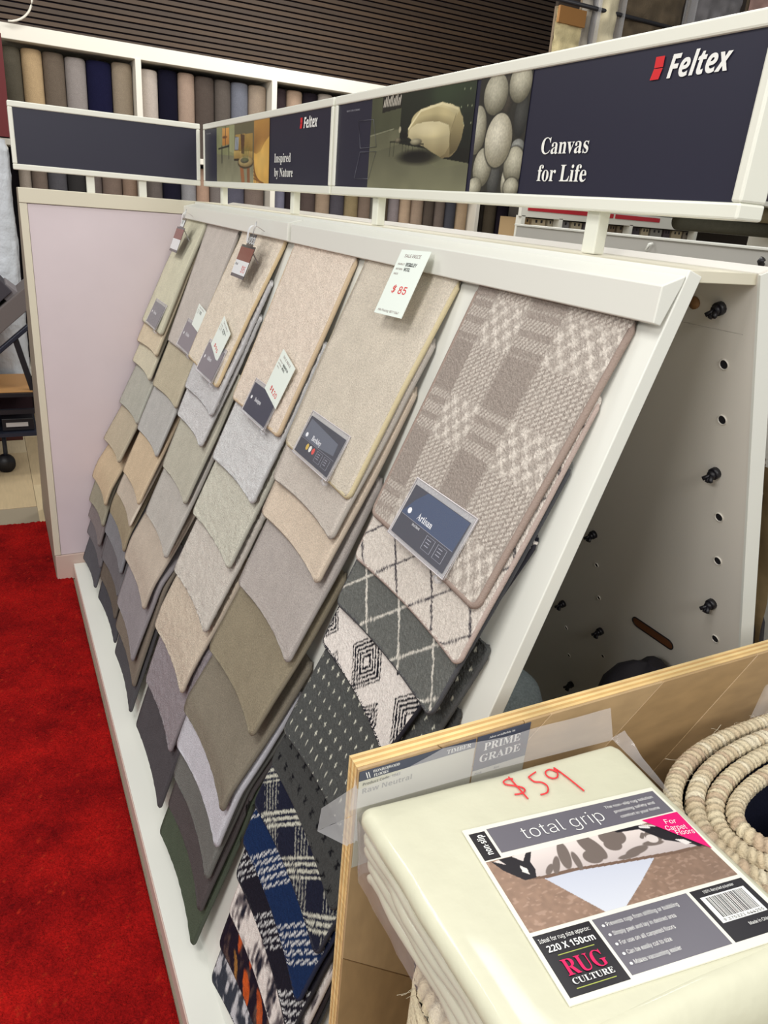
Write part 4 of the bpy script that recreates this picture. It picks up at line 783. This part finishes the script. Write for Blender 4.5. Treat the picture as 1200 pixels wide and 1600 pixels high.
def rug_roll(label, c, a, b, turns, gap, ph, zt, r, pitch, back, seed):
    t = thing('rolled_rope_rug', label, 'rug', (c[0], c[1], 0), None); P = rope_pts(c, a, b, turns, gap, ph, zt)
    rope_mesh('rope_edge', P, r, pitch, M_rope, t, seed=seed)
    # rug body below the edge: rows of rope outside, flat backing inside
    zs = np.concatenate([np.linspace(zt - .002, zt - .20, 110), np.linspace(zt - .21, 0.0, 12)]); Pp = np.array(P)[::2]
    cx = np.array([c[0], c[1], 0]); dirn = Pp - cx; dirn[:, 2] = 0; dirn /= np.linalg.norm(dirn, axis=1)[:, None]
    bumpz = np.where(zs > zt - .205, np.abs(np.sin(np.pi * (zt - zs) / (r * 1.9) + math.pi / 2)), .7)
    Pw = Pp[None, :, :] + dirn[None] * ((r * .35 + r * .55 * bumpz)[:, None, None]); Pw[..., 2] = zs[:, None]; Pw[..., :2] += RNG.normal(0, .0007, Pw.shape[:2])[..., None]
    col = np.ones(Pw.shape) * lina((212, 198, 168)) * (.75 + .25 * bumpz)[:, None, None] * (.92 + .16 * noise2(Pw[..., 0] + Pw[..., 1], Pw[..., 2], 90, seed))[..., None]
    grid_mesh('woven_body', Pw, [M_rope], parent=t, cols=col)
    Pi = Pp[None, :, :] - dirn[None] * (r * back); Pi = np.repeat(Pi, 2, 0); Pi[0, :, 2] = zt - .001; Pi[1, :, 2] = 0
    grid_mesh('backing', Pi, [M_bk], parent=t)
    # threads left loose along the edge
    m = MB(); th_m = mat('loose_thread', (214, 204, 180), .9)
    for k in range(70):
        p = Vector(P[RNG.integers(0, len(P) // 2)]); dr = Vector((p.x - c[0], p.y - c[1], 0)).normalized(); q = p + dr * r; e = [q]; v = dr * .004 + Vector((RNG.normal(0, .003), RNG.normal(0, .003), RNG.normal(0, .003)))
        for _ in range(3): v = v * .8 + Vector((RNG.normal(0, .0015), RNG.normal(0, .0015), RNG.normal(0, .0015))); e.append(e[-1] + v)
        m.tube([tuple(x) for x in e], .00028, th_m, 3, caps=False)
    o = m.build('loose_threads', t); o['kind'] = 'stuff'
    return t
rug_roll('rolled cream rope rug with a navy backing standing at the right of the wrapped pad', (.835, .338), .258, .154, 4.1, [0, .031, .052, .074, .096], -1.9, 1.0, .0104, .0085, .75, 3)
rug_roll('chunky cream braided rug roll standing under the wrapped non-slip pad', (.462, .345), .19, .128, 2.9, .025, -2.0, .925, .0125, .015, .8, 9)

# ---------------------------------------------------------------- wrapped rug grip pad
PO = Vector((0, 0, 1.6)) + (Vector((.37, .453, 1.02)) - Vector((0, 0, 1.6))) * .975; PX = Vector((.988, -.152, .035)).normalized(); PD = Vector((-.155, -.98, .123)); PD = (PD - PX * PD.dot(PX)).normalized(); FP = Fr(PO, PX, -PD, k=.975)    # z up, label y runs down = -y
t = thing('wrapped_rug_pad', 'folded cream rug grip pad in clear plastic with a grey and pink label', 'rug pad', tuple(PO + PX * .08 + PD * .08))
QC = [(-.091, .071), (.247, .093), (.241, -.214), (-.056, -.240)]
def outline(q, r, n=9):
    P = []
    for i in range(4):
        a, b, c = Vector(q[i - 1]), Vector(q[i]), Vector(q[(i + 1) % 4]); p0 = b + (a - b).normalized() * r; p1 = b + (c - b).normalized() * r
        for k in np.linspace(0, 1, n): P.append(tuple((1 - k) ** 2 * p0 + 2 * k * (1 - k) * b + k * k * p1))
        nx = c + (b - c).normalized() * r
        for k in np.linspace(0, 1, 16)[1:-1]: P.append(tuple(p1 * (1 - k) + nx * k))
    return np.array(P)
M_pad = mat('cream_felt_in_film', (206, 204, 180), .6, coat=.45, bump=.35, bscale=40, bdist=.003, blotch=.02, bloscale=30)
OL = outline(QC, .014); cen = OL.mean(0)
def slab(name, z0, z1, sx, sy, sc, top, seed, parent, matl=None, wob=.0012, redge=None):
    rg = np.random.default_rng(seed); n = len(OL); hh = (z1 - z0) / 2; zc = (z0 + z1) / 2; rows = []; re = redge or hh
    ang = np.arange(n) / n * 2 * np.pi; wv = sum(rg.normal(0, wob) * np.sin(ang * f + rg.uniform(0, 6)) for f in (5, 9, 14, 23))
    def ring(ins, z):
        v = OL - cen; ln = np.linalg.norm(v, axis=1)[:, None]; p = cen + v * (1 - (ins - wv[:, None]) / ln) * sc + np.array([sx, sy]); return np.stack([p[:, 0], p[:, 1], np.full(n, z) + 0 * wv], 1)
    for s in (.0, .35, .7): rows.append(ring(.15 * (1 - s), z0))
    for a in np.linspace(-np.pi / 2, np.pi / 2, 13): rows.append(ring(re * (1 - np.cos(a)) * np.ones(n)[:, None] if False else re * (1 - np.cos(a)), zc + hh * np.sin(a)))
    for s in (.03, .06, .10, .13): rows.append(ring(s, z1 + (.0012 * rg.normal() if s < .05 else 0)))
    R_ = np.array(rows); R_ = np.concatenate([R_, R_[:, :1]], 1)
    first = np.repeat(R_[:1].mean(1, keepdims=True), R_.shape[1], 1); last = np.repeat(R_[-1:, :-1].mean(1, keepdims=True), R_.shape[1], 1); R_ = np.concatenate([first, R_, last], 0)
    A = np.array(FP.O)[None, None] + (R_[..., :1] * np.array(FP.ex) + R_[..., 1:2] * np.array(FP.ey) + R_[..., 2:] * np.array(FP.ez)) * FP.k
    return grid_mesh(name, A, [matl or M_pad], parent=parent)
slab('felt_fold', -.030, -.0008, 0, 0, 1.0, True, 1, t, wob=.0006, redge=.016)
for k in range(4): slab('felt_fold', -.030 - .0165 * (k + 1) + .0035, -.030 - .0165 * k, .001 + .001 * k, -.001 * k, .992 - .003 * k, False, 5 + k, t, wob=.0009, redge=.0065)
def front_fold():
    xs = np.linspace(-.046, .232, 60); ph = np.linspace(np.pi / 2 + .25, -np.pi / 2 - .15, 26); rows = []
    for a in ph:
        r_ = []
        for x in xs:
            e = min(x + .046, .232 - x); sh_ = 1 - np.clip(1 - e / .03, 0, 1) ** 2 * .45
            fy = -.240 + (x + .056) * (.026 / .297); yy = fy + .012 - .026 * np.cos(a) * sh_ + .0008 * math.sin(x * 60 + a * 2) * math.cos(a)
            r_.append(tuple(FP(x, yy, -.0475 + .0468 * math.sin(a))))
        rows.append(r_)
    grid_mesh('front_fold', np.array(rows), [M_pad], parent=t)
front_fold()
M_film = mat('plastic_film', (232, 230, 232), .12, alpha=.22, coat=.8, bump=.5, bscale=35, bdist=.004)
M_film2 = mat('plastic_film_milky', (226, 224, 226), .2, alpha=.30, coat=.5, bump=.3, bscale=35, bdist=.003)
# film skin round the stack
rg = np.random.default_rng(4); n = len(OL); ang = np.arange(n + 1) / n * 2 * np.pi; rows = []
for i, z in enumerate(np.linspace(-.093, -.012, 12)):
    v = OL - cen; ln = np.linalg.norm(v, axis=1)[:, None]; wv = .0022 * np.sin(ang[:n] * 31 + i * .5) * (.4 + .6 * np.sin(i * .9)) + rg.normal(0, .0006, n); p = cen + v * (1 + (.0035 + wv[:, None] * .8) / ln); rows.append(np.stack([p[:, 0], p[:, 1], np.full(n, z)], 1))
R_ = np.array(rows); R_ = np.concatenate([R_, R_[:, :1]], 1); A = np.array(FP.O)[None, None] + (R_[..., :1] * np.array(FP.ex) + R_[..., 1:2] * np.array(FP.ey) + R_[..., 2:] * np.array(FP.ez)) * FP.k
grid_mesh('film_wrap', A, [M_film], parent=t)
M_film3 = mat('plastic_film_flap', (196, 194, 200), .25, alpha=.50, coat=.3)
def film(pts_a, pts_b, name, mt, wave=.001, nn=24, mm=10, sd=0):
    rg = np.random.default_rng(sd); a = np.array(pts_a, float); b = np.array(pts_b, float); ta = np.linspace(0, 1, len(a)); u = np.linspace(0, 1, nn)
    Aa = np.stack([np.interp(u, ta, a[:, k]) for k in range(3)], 1); Bb = np.stack([np.interp(u, np.linspace(0, 1, len(b)), b[:, k]) for k in range(3)], 1); q = np.linspace(0, 1, mm)[:, None, None]
    P = Aa[None] * (1 - q) + Bb[None] * q; P[..., 2] += wave * np.sin(u * 19 + sd)[None, :] * q[..., 0]; P[..., 1] += wave * .7 * np.sin(u * 11)[None, :] * q[..., 0]
    return grid_mesh(name, P, [mt], parent=t)
L = lambda x, y, z: tuple(FP(x, -y, z))
film([L(-.10, -.070, -.004), L(.08, -.088, -.004), L(.247, -.098, -.004)], [L(-.088, -.083, .040), L(.10, -.094, .034), L(.245, -.107, .036)], 'film_flap', M_film2, .0006, sd=2)
film([(.246, .458, 1.119), (.209, .45, 1.113)], [(.250, .460, 1.082), (.206, .45, 1.088)], 'film_flap', M_film3, .0006, sd=3)
film([(.250, .460, 1.082), (.206, .45, 1.088)], [(.252, .458, 1.050), (.238, .452, 1.056)], 'film_flap', M_film3, .0006, sd=5)
film([L(.245, -.099, -.002), L(.247, -.05, -.006), L(.244, .12, -.01)], [L(.258, -.092, .012), L(.262, -.05, -.010), L(.252, .12, -.03)], 'film_flap', M_film, .001, sd=4)
# the paper label
m = MB(); Z0 = .0012
def lb(x0, x1, y0, y1, c, k=1): m.box(x0, x1, -y1, -y0, 0, Z0 + k * .0001, c, FP)
def lp(P, c, k): m.poly([FP(a, -b, Z0 + k * .0001) for a, b in P][::-1], c)
def lt(s, x, y, h, wd, c, font='sans', thick=0, k=8): m.text(s, FP, x, -y, Z0 + k * .0001, c, h=h, wd=wd, font=font, thick=thick)
LW = flat((232, 228, 214), .3); LG = flat((104, 101, 110), .3); LK = flat((26, 23, 30), .3); LP = flat((222, 14, 110), .3); WT = flat((240, 240, 236), .3)
lb(-.001, .2285, 0, .203, LW, 0); lb(.003, .0205, .0075, .0455, LK); lb(.0235, .2255, .0055, .0405, LG); lb(.003, .0585, .1375, .1975, LK); lb(.0615, .161, .1375, .195, LG); lb(.1645, .2235, .1375, .195, LK)
art_label().mesh('label_picture', FP, Z0 + .0002, t, rough=.3)
lp([(.1835, .0430), (.2275, .0430), (.2245, .0985)], LP, 7)
lt('total grip', .055, .0315, .0172, .094, WT, thick=-.012); 
for i, s in enumerate(('The non-slip rug solution', 'promoting safety and', 'comfort in your home')): lt(s, .158 + (0, .006, .008)[i], .0165 + i * .0085, .0042, (.060, .050, .048)[i], WT)
m.text('non-slip', Fr(FP(.0145, -.042, 0), FP.ey, -FP.ex, FP.ez, k=.975), .002, -.001, Z0 + .0008, WT, h=.0072, wd=.028, font='bold')
for i, (s, x, wd) in enumerate((('For', .204, .0125), ('Carpet', .1985, .0225), ('Floors', .2045, .0195))): m.text(s, Fr(FP(x, -.0555 - i * .0085, 0), (FP.ex * .985 - FP.ey * .17), (FP.ey * .985 + FP.ex * .17), FP.ez, k=.975), 0, 0, Z0 + .001, WT, h=.0066, wd=wd)
lt('Ideal for rug size approx:', .0055, .1465, .0042, .049, WT); lt('220 X 150cm', .0085, .1565, .0064, .045, WT, 'bold'); lb(.0145, .049, .160, .1606, flat((180, 190, 90)), 3); lt('RUG', .0125, .1805, .0150, .038, flat((222, 24, 92)), 'serif'); lt('CULTURE', .0125, .1885, .0052, .038, WT, 'serif'); lb(.0125, .049, .1915, .1921, flat((180, 190, 90)), 3)
for i, s in enumerate(('Prevents rugs from shifting or bubbling', 'Simply peel and lay in desired area', 'For use on all carpeted floors', 'Can be easily cut to size', 'Makes vacuuming easier')):
    m.disc(FP, .0672, -(.1465 + i * .0098), Z0 + .0008, .0014, .0014, WT, 10); lt(s, .0705, .148 + i * .0098, .0042, (.0745, .064, .0555, .044, .046)[i], WT)
lt('100% Recycled polyester', .176, .1435, .0030, .034, WT); lb(.169, .2175, .1465, .1755, WT, 4); rb = np.random.default_rng(3); x = .1735
while x < .2135:
    wd = rb.choice([.0004, .0007, .0011]); lb(x, x + wd, .148, .1705, LK, 5); x += wd + rb.choice([.0005, .0008])
lt('9 375321 644255', .172, .1748, .0028, .043, LK); lt('Made in China', .190, .1845, .0032, .023, WT)
plabel = m.build('paper_label', t, bevel=0)
# handwritten price
m = MB(); RM = mat('red_marker', (226, 52, 58), .4)
def stroke(P): m.tube([L(a, b + .006, .0016) for a, b in P], .0009, RM, 6)
def smooth(P, n=8):
    P = [P[0]] + list(P) + [P[-1]]; out = []
    for i in range(1, len(P) - 2):
        for k in np.linspace(0, 1, n, endpoint=False): out.append(tuple(.5 * (2 * P[i][j] + (P[i + 1][j] - P[i - 1][j]) * k + (2 * P[i - 1][j] - 5 * P[i][j] + 4 * P[i + 1][j] - P[i + 2][j]) * k * k + (-P[i - 1][j] + 3 * P[i][j] - 3 * P[i + 1][j] + P[i + 2][j]) * k ** 3) for j in range(2)))
    return out + [P[-1]]
from_px = [[(.088, -.0655), (.082, -.0670), (.0755, -.0640), (.0760, -.0590), (.083, -.0545), (.0905, -.0490), (.0915, -.0440), (.086, -.0400), (.0770, -.0405)], [(.0850, -.0700), (.0860, -.0560), (.0875, -.0300)],
           [(.1190, -.0690), (.1110, -.0655), (.1065, -.0630)], [(.1065, -.0630), (.1085, -.0540), (.1160, -.0500), (.1185, -.0420), (.1130, -.0330), (.1040, -.0315)],
           [(.1420, -.0620), (.1370, -.0680), (.1300, -.0660), (.1275, -.0590), (.1310, -.0530), (.1370, -.0530), (.1420, -.0600), (.1430, -.0690), (.1480, -.0500), (.1530, -.0230)]]
for s_ in from_px: stroke(smooth(s_))
m.build('marker_price', t)
# loose clear bag edge at the far right
m = MB(); o = film([(.842, .478, 1.01), (.875, .476, 1.01), (.93, .47, 1.01)], [(.866, .486, 1.048), (.90, .484, 1.066), (.95, .48, 1.07)], 'plastic_bag', M_film, .002, sd=8); o.parent = None; o.location = Vector(o['_b']); tag(o, 'crumpled clear plastic bag edge behind the rope rug roll', 'plastic bag')
# ---------------------------------------------------------------- red rug
nx, ny = 210, 480; X, Y = np.meshgrid(np.linspace(-1.25, .188, nx), np.linspace(.45, 3.775, ny))
h = .006 + .007 * (RNG.random(X.shape) - .4) + .004 * (noise2(X, Y, 9, 21) - .5); h[:, 0] = h[0, :] = h[-1, :] = 0.0; h[:, -1] = .001; X2 = X + RNG.normal(0, .0012, X.shape); Y2 = Y + RNG.normal(0, .0012, X.shape); X2[:, -1] = .1885
P = np.stack([X2, Y2, np.clip(h, 0.0, .02)], -1); k = noise2(X, Y, 9, 22) * .5 + noise2(X, Y, 26, 23) * .3 + RNG.random(X.shape) * .2
red = lina((96, 5, 10))[None, None] * (1 - k[..., None]) + lina((180, 24, 20))[None, None] * k[..., None]
spk = (RNG.random(X.shape) < .012)[..., None]; red = np.where(spk, lina((168, 40, 24)), red)
o = grid_mesh('shaggy_rug', P, [mat('red_pile', (160, 20, 20), 1.0, attr='col', var=.22, vscale=160, bump=.9, bscale=220, bdist=.008, spec=.1)], base=(0, 0, 0), cols=red)
tag(o, 'deep red shaggy floor rug running along the white stand base', 'rug')

# ---------------------------------------------------------------- inside the open A-frame
def blob_roll(name, label, cat, c, ax, L_, r, m_, seed):     # a roll of soft material lying on its side
    rg = np.random.default_rng(seed); ax = Vector(ax).normalized(); e1 = ax.cross(Vector((0, 0, 1))).normalized(); e2 = e1.cross(ax); rows = []
    th = np.linspace(0, 2 * np.pi, 41)
    for s, q in [(0, 0.0), (0, .5), (.0, .85), (.01, .97), (.03, 1), (.3, 1), (.6, 1), (1, 1), (1, 0)]:
        rows.append([tuple(Vector(c) + ax * (s * L_) + (e1 * math.cos(a) + e2 * math.sin(a)) * (r * q * (1 + .01 * math.sin(5 * a)))) for a in th])
    o = grid_mesh(name, np.array(rows), [m_], base=c); return tag(o, label, cat)
th = np.linspace(0, 2 * np.pi, 41); rows = []
for z, q in [(.0625, 1), (.40, 1), (.70, 1), (.745, .97), (.775, .86), (.795, .62), (.803, .3), (.806, 0)]: rows.append([(.775 + .105 * q * math.cos(a), .93 + .105 * q * math.sin(a), z) for a in th])
o = grid_mesh('rolled_rug', np.array(rows), [carpet_mat((136, 146, 148), True)], base=(.775, .93, .0625)); tag(o, 'blue grey rolled rug standing inside the open end of the stand', 'rug')
m = MB(); blk = mat('black_bag_fabric', (24, 20, 28), .8, bump=.5, bscale=18, bdist=.01)
rg = np.random.default_rng(12); th = np.linspace(0, 2 * np.pi, 25); rows = []
for z, q in [(.0, .9), (.3, 1.0), (.62, 1.0), (.76, .97), (.82, .85), (.86, .6), (.88, .3), (.884, 0)]: rows.append([(1.015 + .085 * q * (1 + .10 * math.sin(3 * a + z * 9)) * math.cos(a), .79 + .075 * q * (1 + .12 * math.sin(4 * a)) * math.sin(a), .0625 + z * .90 + .018 * math.sin(3 * a) * q) for a in th])
o = grid_mesh('bag', np.array(rows), [blk], base=(1.015, .79, 0)); tag(o, 'black soft bag slumped inside the open end of the stand', 'bag')
# other side of the stand
NBK = Vector((math.cos(A18), 0, math.sin(A18)))
def BK(Y, s, h): return Vector((.898, Y, 1.56)) + Vector((math.sin(A18), 0, -math.cos(A18))) * s + NBK * h
nu, nv = 60, 70; U, V = np.meshgrid(np.linspace(.70, 1.10, nu), np.linspace(.06, .42, nv)); hh = .045 + .012 * noise2(U, V, 60, 31) + .008 * RNG.random(U.shape)
P = np.array([[tuple(BK(U[j, i], V[j, i], hh[j, i])) for i in range(nu)] for j in range(nv)])
cc = lina((196, 184, 172))[None, None] * (.72 + .5 * noise2(U, V, 75, 32)[..., None])
o = grid_mesh('shaggy_sample', P, [mat('cream_shag', (200, 190, 178), 1, attr='col', bump=.9, bscale=160, bdist=.01, spec=.1)], base=tuple(BK(.9, .06, .04)), cols=cc); tag(o, 'cream and grey shaggy rug sample hanging on the far side of the stand', 'rug sample')
U, V = np.meshgrid(np.linspace(.69, 1.05, 30), np.linspace(.33, .70, 40)); hh = .055 + .03 * noise2(U, V, 12, 33)
P = np.array([[tuple(BK(U[j, i], V[j, i] + .03 * abs(U[j, i] - .74) * 3, hh[j, i])) for i in range(30)] for j in range(40)])
o = grid_mesh('folded_throw', P, [mat('khaki_throw', (132, 112, 78), .9, var=.08, vscale=40, bump=.4, bscale=40, bdist=.006)], base=tuple(BK(.87, .33, .05))); tag(o, 'khaki brown fabric throw hanging below the cream shaggy sample', 'throw')
m = MB(); m.prism([(.70, -.64), (1.1, -.64), (1.1, -.95), (.70, -.95)], Fr((.898, 0, 1.56), (0, 1, 0), (-math.sin(A18), 0, math.cos(A18)), NBK), .03, .10, blk); o = m.build('storage_bag', base=tuple(BK(.9, .95, .03)), bevel=.02, seg=3); tag(o, 'dark bag below the khaki throw at the right edge', 'bag')
# back rail of the first bay
m = MB(); m.box(.895, .925, 2.16, 3.08, 1.545, 1.566, M_cream); o = m.build('rear_clamp_rail', bevel=.001); o.parent = bpy.data.objects['carpet_sample_stand']; o.location = -Vector(o.parent['_b'])
# neighbouring stand behind
t = thing('neighbouring_stand', 'pale grey topped display stand just behind the sample stand', 'display stand', (1.55, 1.3, 0))
MB().box(1.50, 1.53, .45, 2.04, 0, 1.578, mat('neighbour_grey', (186, 184, 178), .5)).build('front_board', t); MB().box(1.494, 1.60, .45, 2.045, 1.5785, 1.584, M_white).build('top_board', t, bevel=.001)
m = MB(); m.tube([(1.494, 1.455, 1.568), (1.485, 1.458, 1.566), (1.484, 1.462, 1.553), (1.489, 1.463, 1.549)], .004, M_white, 6); m.build('hook', t); m = MB(); m.tube([(1.485, 1.125, 1.548), (1.478, 1.125, 1.556), (1.478, 1.12, 1.562)], .007, M_black, 8); m.build('clip', t)

# ---------------------------------------------------------------- shelves and rugs at the far right
t = thing('retail_rack', 'white retail rack with red shelf strips behind the long sign', 'rack', (4.3, 4.4, 0))
M_r = mat('rack_white', (226, 224, 212), .5); M_rd = mat('shelf_red', (186, 32, 44), .5)
MB().box(3.10, 6.4, 4.19, 4.22, 1.613, 1.690, M_r).build('shelf_edge', t, bevel=.002)
for a, b in ((3.15, 3.70), (3.74, 3.88), (3.90, 4.32)): MB().box(a, b, 4.184, 4.189, 1.652, 1.679, M_rd).build('red_strip', t)
MB().box(3.10, 6.4, 4.22, 4.8, 1.680, 1.695, M_r).build('shelf_board', t); MB().box(3.10, 6.4, 4.22, 4.8, 1.30, 1.32, M_r).build('shelf_board', t); MB().box(3.62, 6.4, 4.80, 4.83, 0, 3.6, mat('rack_back', (70, 60, 52), .9)).build('back_panel', t)
for x in (3.11, 3.42, 4.05, 4.7, 5.5): MB().box(x, x + .03, 4.19, 4.25, 0, 1.62, M_r).build('upright', t)
sc = [(178, 150, 110), (206, 190, 160), (196, 186, 164), (150, 148, 150), (208, 196, 170), (120, 112, 116), (200, 188, 166), (138, 120, 98), (146, 132, 112), (88, 80, 86), (204, 190, 160), (160, 158, 150), (90, 78, 84), (196, 180, 150), (150, 140, 128)]
x = 3.16
for i, c in enumerate(sc):
    wd = [.08, .12, .07, .11, .10][i % 5]; m = MB(); m.box(x, x + wd - .008, 4.26, 4.5, 1.322, 1.606, mat('book_%d' % i, c, .8, bump=.4, bscale=200)); m.box(x + wd * .22, x + wd * .34, 4.255, 4.262, 1.583, 1.600, M_black); m.box(x + wd * .58, x + wd * .70, 4.255, 4.262, 1.583, 1.600, M_black)
    o = m.build('sample_book', base=(x, 4.26, 1.322), bevel=.002, seg=1); tag(o, '%s sample book on the rack shelf, %s from the left' % (cname(c), (ORD + ['thirteenth', 'fourteenth', 'fifteenth'])[i]), 'sample book', 'sample books on the rack shelf'); x += wd + .012
HR = [(3.16, 3.36, (214, 198, 152), 'cream card backed rug sample, leftmost of those hanging above the long sign', 4.20, .01), (3.375, 3.44, (150, 142, 130), 'narrow grey rug edge hanging beside the cream rug above the sign', 4.24, .04), (3.47, 3.62, (222, 210, 178), 'fluffy cream rug hanging in clear film above the sign', 4.21, .05), (3.66, 4.17, (98, 84, 66), 'wide dark brown rug hanging above the long sign', 4.22, .04),
      (4.24, 4.70, (130, 126, 128), 'grey patterned rug hanging at the top right', 4.23, .04), (4.78, 5.3, (186, 150, 140), 'dusty pink rug hanging at the top right corner', 4.24, .04)]
for i, (x0, x1, c, lab, y, th) in enumerate(HR):
    zt = 2.775 if i == 0 else 3.25; nu, nv = 40, 120; U, V = np.meshgrid(np.linspace(0, 1, nu), np.linspace(0, 1, nv)); R_ = noise2(U * (x1 - x0), V * 1.5, 26, 50 + i); Yv = y - th * (1 - np.abs(2 * U - 1) ** 3) - .012 * R_
    P = np.stack([x0 + (x1 - x0) * U, Yv, 1.70 + (zt - 1.70) * V], -1); cc = lina(c)[None, None] * (.7 + .6 * R_[..., None])
    t2 = thing('hanging_rug', lab, 'rug', (x0, y, 1.70)); grid_mesh('pile', P, [mat('hang_pile', (150, 140, 120), .95, attr='col', bump=.5, bscale=90, bdist=.006)], parent=t2, cols=cc)
    MB().box(x0, x1, y, y + .02, 1.70, zt, mat('jute_backing', (120, 104, 84))).build('backing', t2)
    if i == 0: MB().box(x0 + .0, x1, 4.165, 4.186, 2.69, 2.775, mat('brown_band', (150, 104, 50), .6)).build('header_band', t2)
    elif i in (2, 3, 4): MB().box(x0 - .03, x0 - .015, 4.15, 4.24, 1.70, zt, M_film2).build('film_edge', t2)
m = MB(); m.tube([(3.0, 4.17, 2.80), (5.6, 4.17, 2.80)], .012, M_black, 8); o = m.build('hanging_rail', base=(3.0, 4.17, 2.80)); tag(o, 'dark rail over the cream card backed rug sample at the top', 'rail')
# right of the sign: a shelf with rolls
t = thing('side_shelf', 'white shelf edge visible beyond the right end of the long sign', 'shelf', (3.6, 2.9, 1.75)); MB().box(2.9, 4.2, 2.85, 3.3, 1.762, 1.785, M_r).build('shelf_board', t, bevel=.002); MB().box(4.17, 4.2, 2.85, 3.3, 0, 1.762, M_r).build('upright', t)
def hroll(c0, c1, r, c, lab): o = MB().tube([c0, c1], r, carpet_mat(c), 20).build('rug_roll', base=c0); tag(o, lab, 'rug')
hroll((2.95, 3.0, 1.722), (4.15, 3.0, 1.722), .038, (150, 138, 110), 'slim khaki rug roll under the side shelf edge'); hroll((3.28, 3.05, 1.655), (4.15, 3.05, 1.655), .045, (88, 86, 74), 'dark olive rug roll below the slim khaki roll at right')
hroll((2.95, 3.0, 1.86), (4.15, 3.0, 1.86), .07, (122, 112, 124), 'grey patterned rug roll standing on the side shelf beyond the sign')

# ---------------------------------------------------------------- left background: wrapped roll, red banner, trolley
def wrapped(c, r, z0, z1):
    rg = np.random.default_rng(5); th = np.linspace(0, 2 * np.pi, 49); zs = np.linspace(z0, z1, 70); R_ = np.array([[r * (1 + .10 * (noise2(np.array(a * 1.2), np.array(z * 1.6), 3.0, 41) - .5) + .05 * (noise2(np.array(a * 2), np.array(z * 3), 9, 42) - .5)) * (1 if z < z1 - .03 else .92) for a in th] for z in zs])
    P = np.stack([c[0] + R_ * np.cos(th)[None], c[1] + R_ * np.sin(th)[None], np.repeat(zs[:, None], 49, 1)], -1); P[:, -1] = P[:, 0]
    return grid_mesh('wrapped_rug_roll', P, [mat('white_wrap', (206, 210, 216), .25, coat=.6, bump=.6, bscale=14, bdist=.02)], base=(c[0], c[1], z0))
o = wrapped((.052, 5.02), .12, .40, 1.775); tag(o, 'upright rug roll wrapped in shiny white plastic at the left edge', 'rug roll')
m = MB(); m.box(-.5, .205, 5.28, 5.30, 1.80, 2.32, mat('red_banner', (96, 10, 14), .6)); o = m.build('red_banner', base=(.0, 5.3, 1.8)); tag(o, 'dark red banner at the left edge beside the roll display', 'banner')
m = MB(); m.box(-.3, .09, 5.18, 5.22, 0, 1.40, mat('dark_red_post', (74, 26, 22), .6)); o = m.build('timber_post', base=(.0, 5.2, 0), bevel=.004); tag(o, 'dark red brown timber panel behind the wrapped roll', 'panel')
t = thing('sample_trolley', 'black wheeled trolley with tilted grey sample boards at the left edge', 'trolley', (-.1, 4.5, 0))
M_tr = mat('trolley_metal', (40, 44, 58), .4, metal=.3)
FTl = Fr((0, 4.45, 0), (1, 0, 0), (0, 0, 1), (0, -1, 0))
def bar(x0, z0, x1, z1, th_, d0, d1, m_, nm): 
    v = Vector((x1 - x0, z1 - z0)); nrm = Vector((-v.y, v.x)).normalized() * th_ / 2; mm = MB(); mm.prism([(x0 - nrm.x, z0 - nrm.y), (x1 - nrm.x, z1 - nrm.y), (x1 + nrm.x, z1 + nrm.y), (x0 + nrm.x, z0 + nrm.y)], FTl, d0, d1, m_); return mm.build(nm, t, bevel=.004)
bar(-.45, .47, .22, 1.05, .09, -.30, .02, mat('grey_board_a', (106, 98, 96), .9, bump=.4, bscale=200), 'sample_board')
bar(-.45, .62, .07, 1.07, .10, -.32, -.02, mat('grey_board_b', (66, 62, 68), .9, bump=.4, bscale=200), 'sample_board')
bar(.055, 1.045, .16, .955, .075, -.30, -.04, mat('grey_board_c', (126, 120, 122), .9), 'sample_board')
bar(-.45, .335, .24, .925, .022, -.02, .03, M_tr, 'tilted_rail'); bar(.09, .80, .155, .50, .03, -.02, .02, M_black, 'strut')
MB().box(-.6, .155, 4.40, 4.85, .485, .505, M_black).build('upper_shelf', t); MB().box(-.6, .15, 4.42, 4.85, .506, .512, mat('trolley_wood', (190, 140, 84), .5)).build('wood_deck', t)
MB().box(-.6, .155, 4.38, 4.41, .395, .420, M_black).build('side_rail', t); MB().box(-.6, .155, 4.38, 4.85, .268, .288, M_tr).build('lower_shelf', t); MB().box(-.6, .155, 4.80, 4.85, .29, .50, mat('trolley_dark', (48, 22, 30), .8)).build('back_panel', t)
MB().box(-.02, .14, 4.42, 4.6, .29, .36, M_black).build('tray_box', t, bevel=.004); MB().box(.0, .11, 4.415, 4.419, .315, .338, mat('tray_label', (190, 184, 180), .4)).build('label_strip', t)
m = MB(); m.tube([(-.025, 4.56, .052), (-.025, 4.60, .052)], .052, M_black, 20); m.tube([(-.02, 4.58, .05), (-.02, 4.58, .27)], .012, M_tr, 8); m.build('caster', t)
m = MB(); m.tube([(-.30, 4.80, .05), (-.30, 4.84, .05)], .05, M_black, 18); m.tube([(-.3, 4.82, .05), (-.3, 4.82, .27)], .012, M_tr, 8); m.build('caster', t)
for o in bpy.data.objects:
    if '_b' in o: del o['_b']
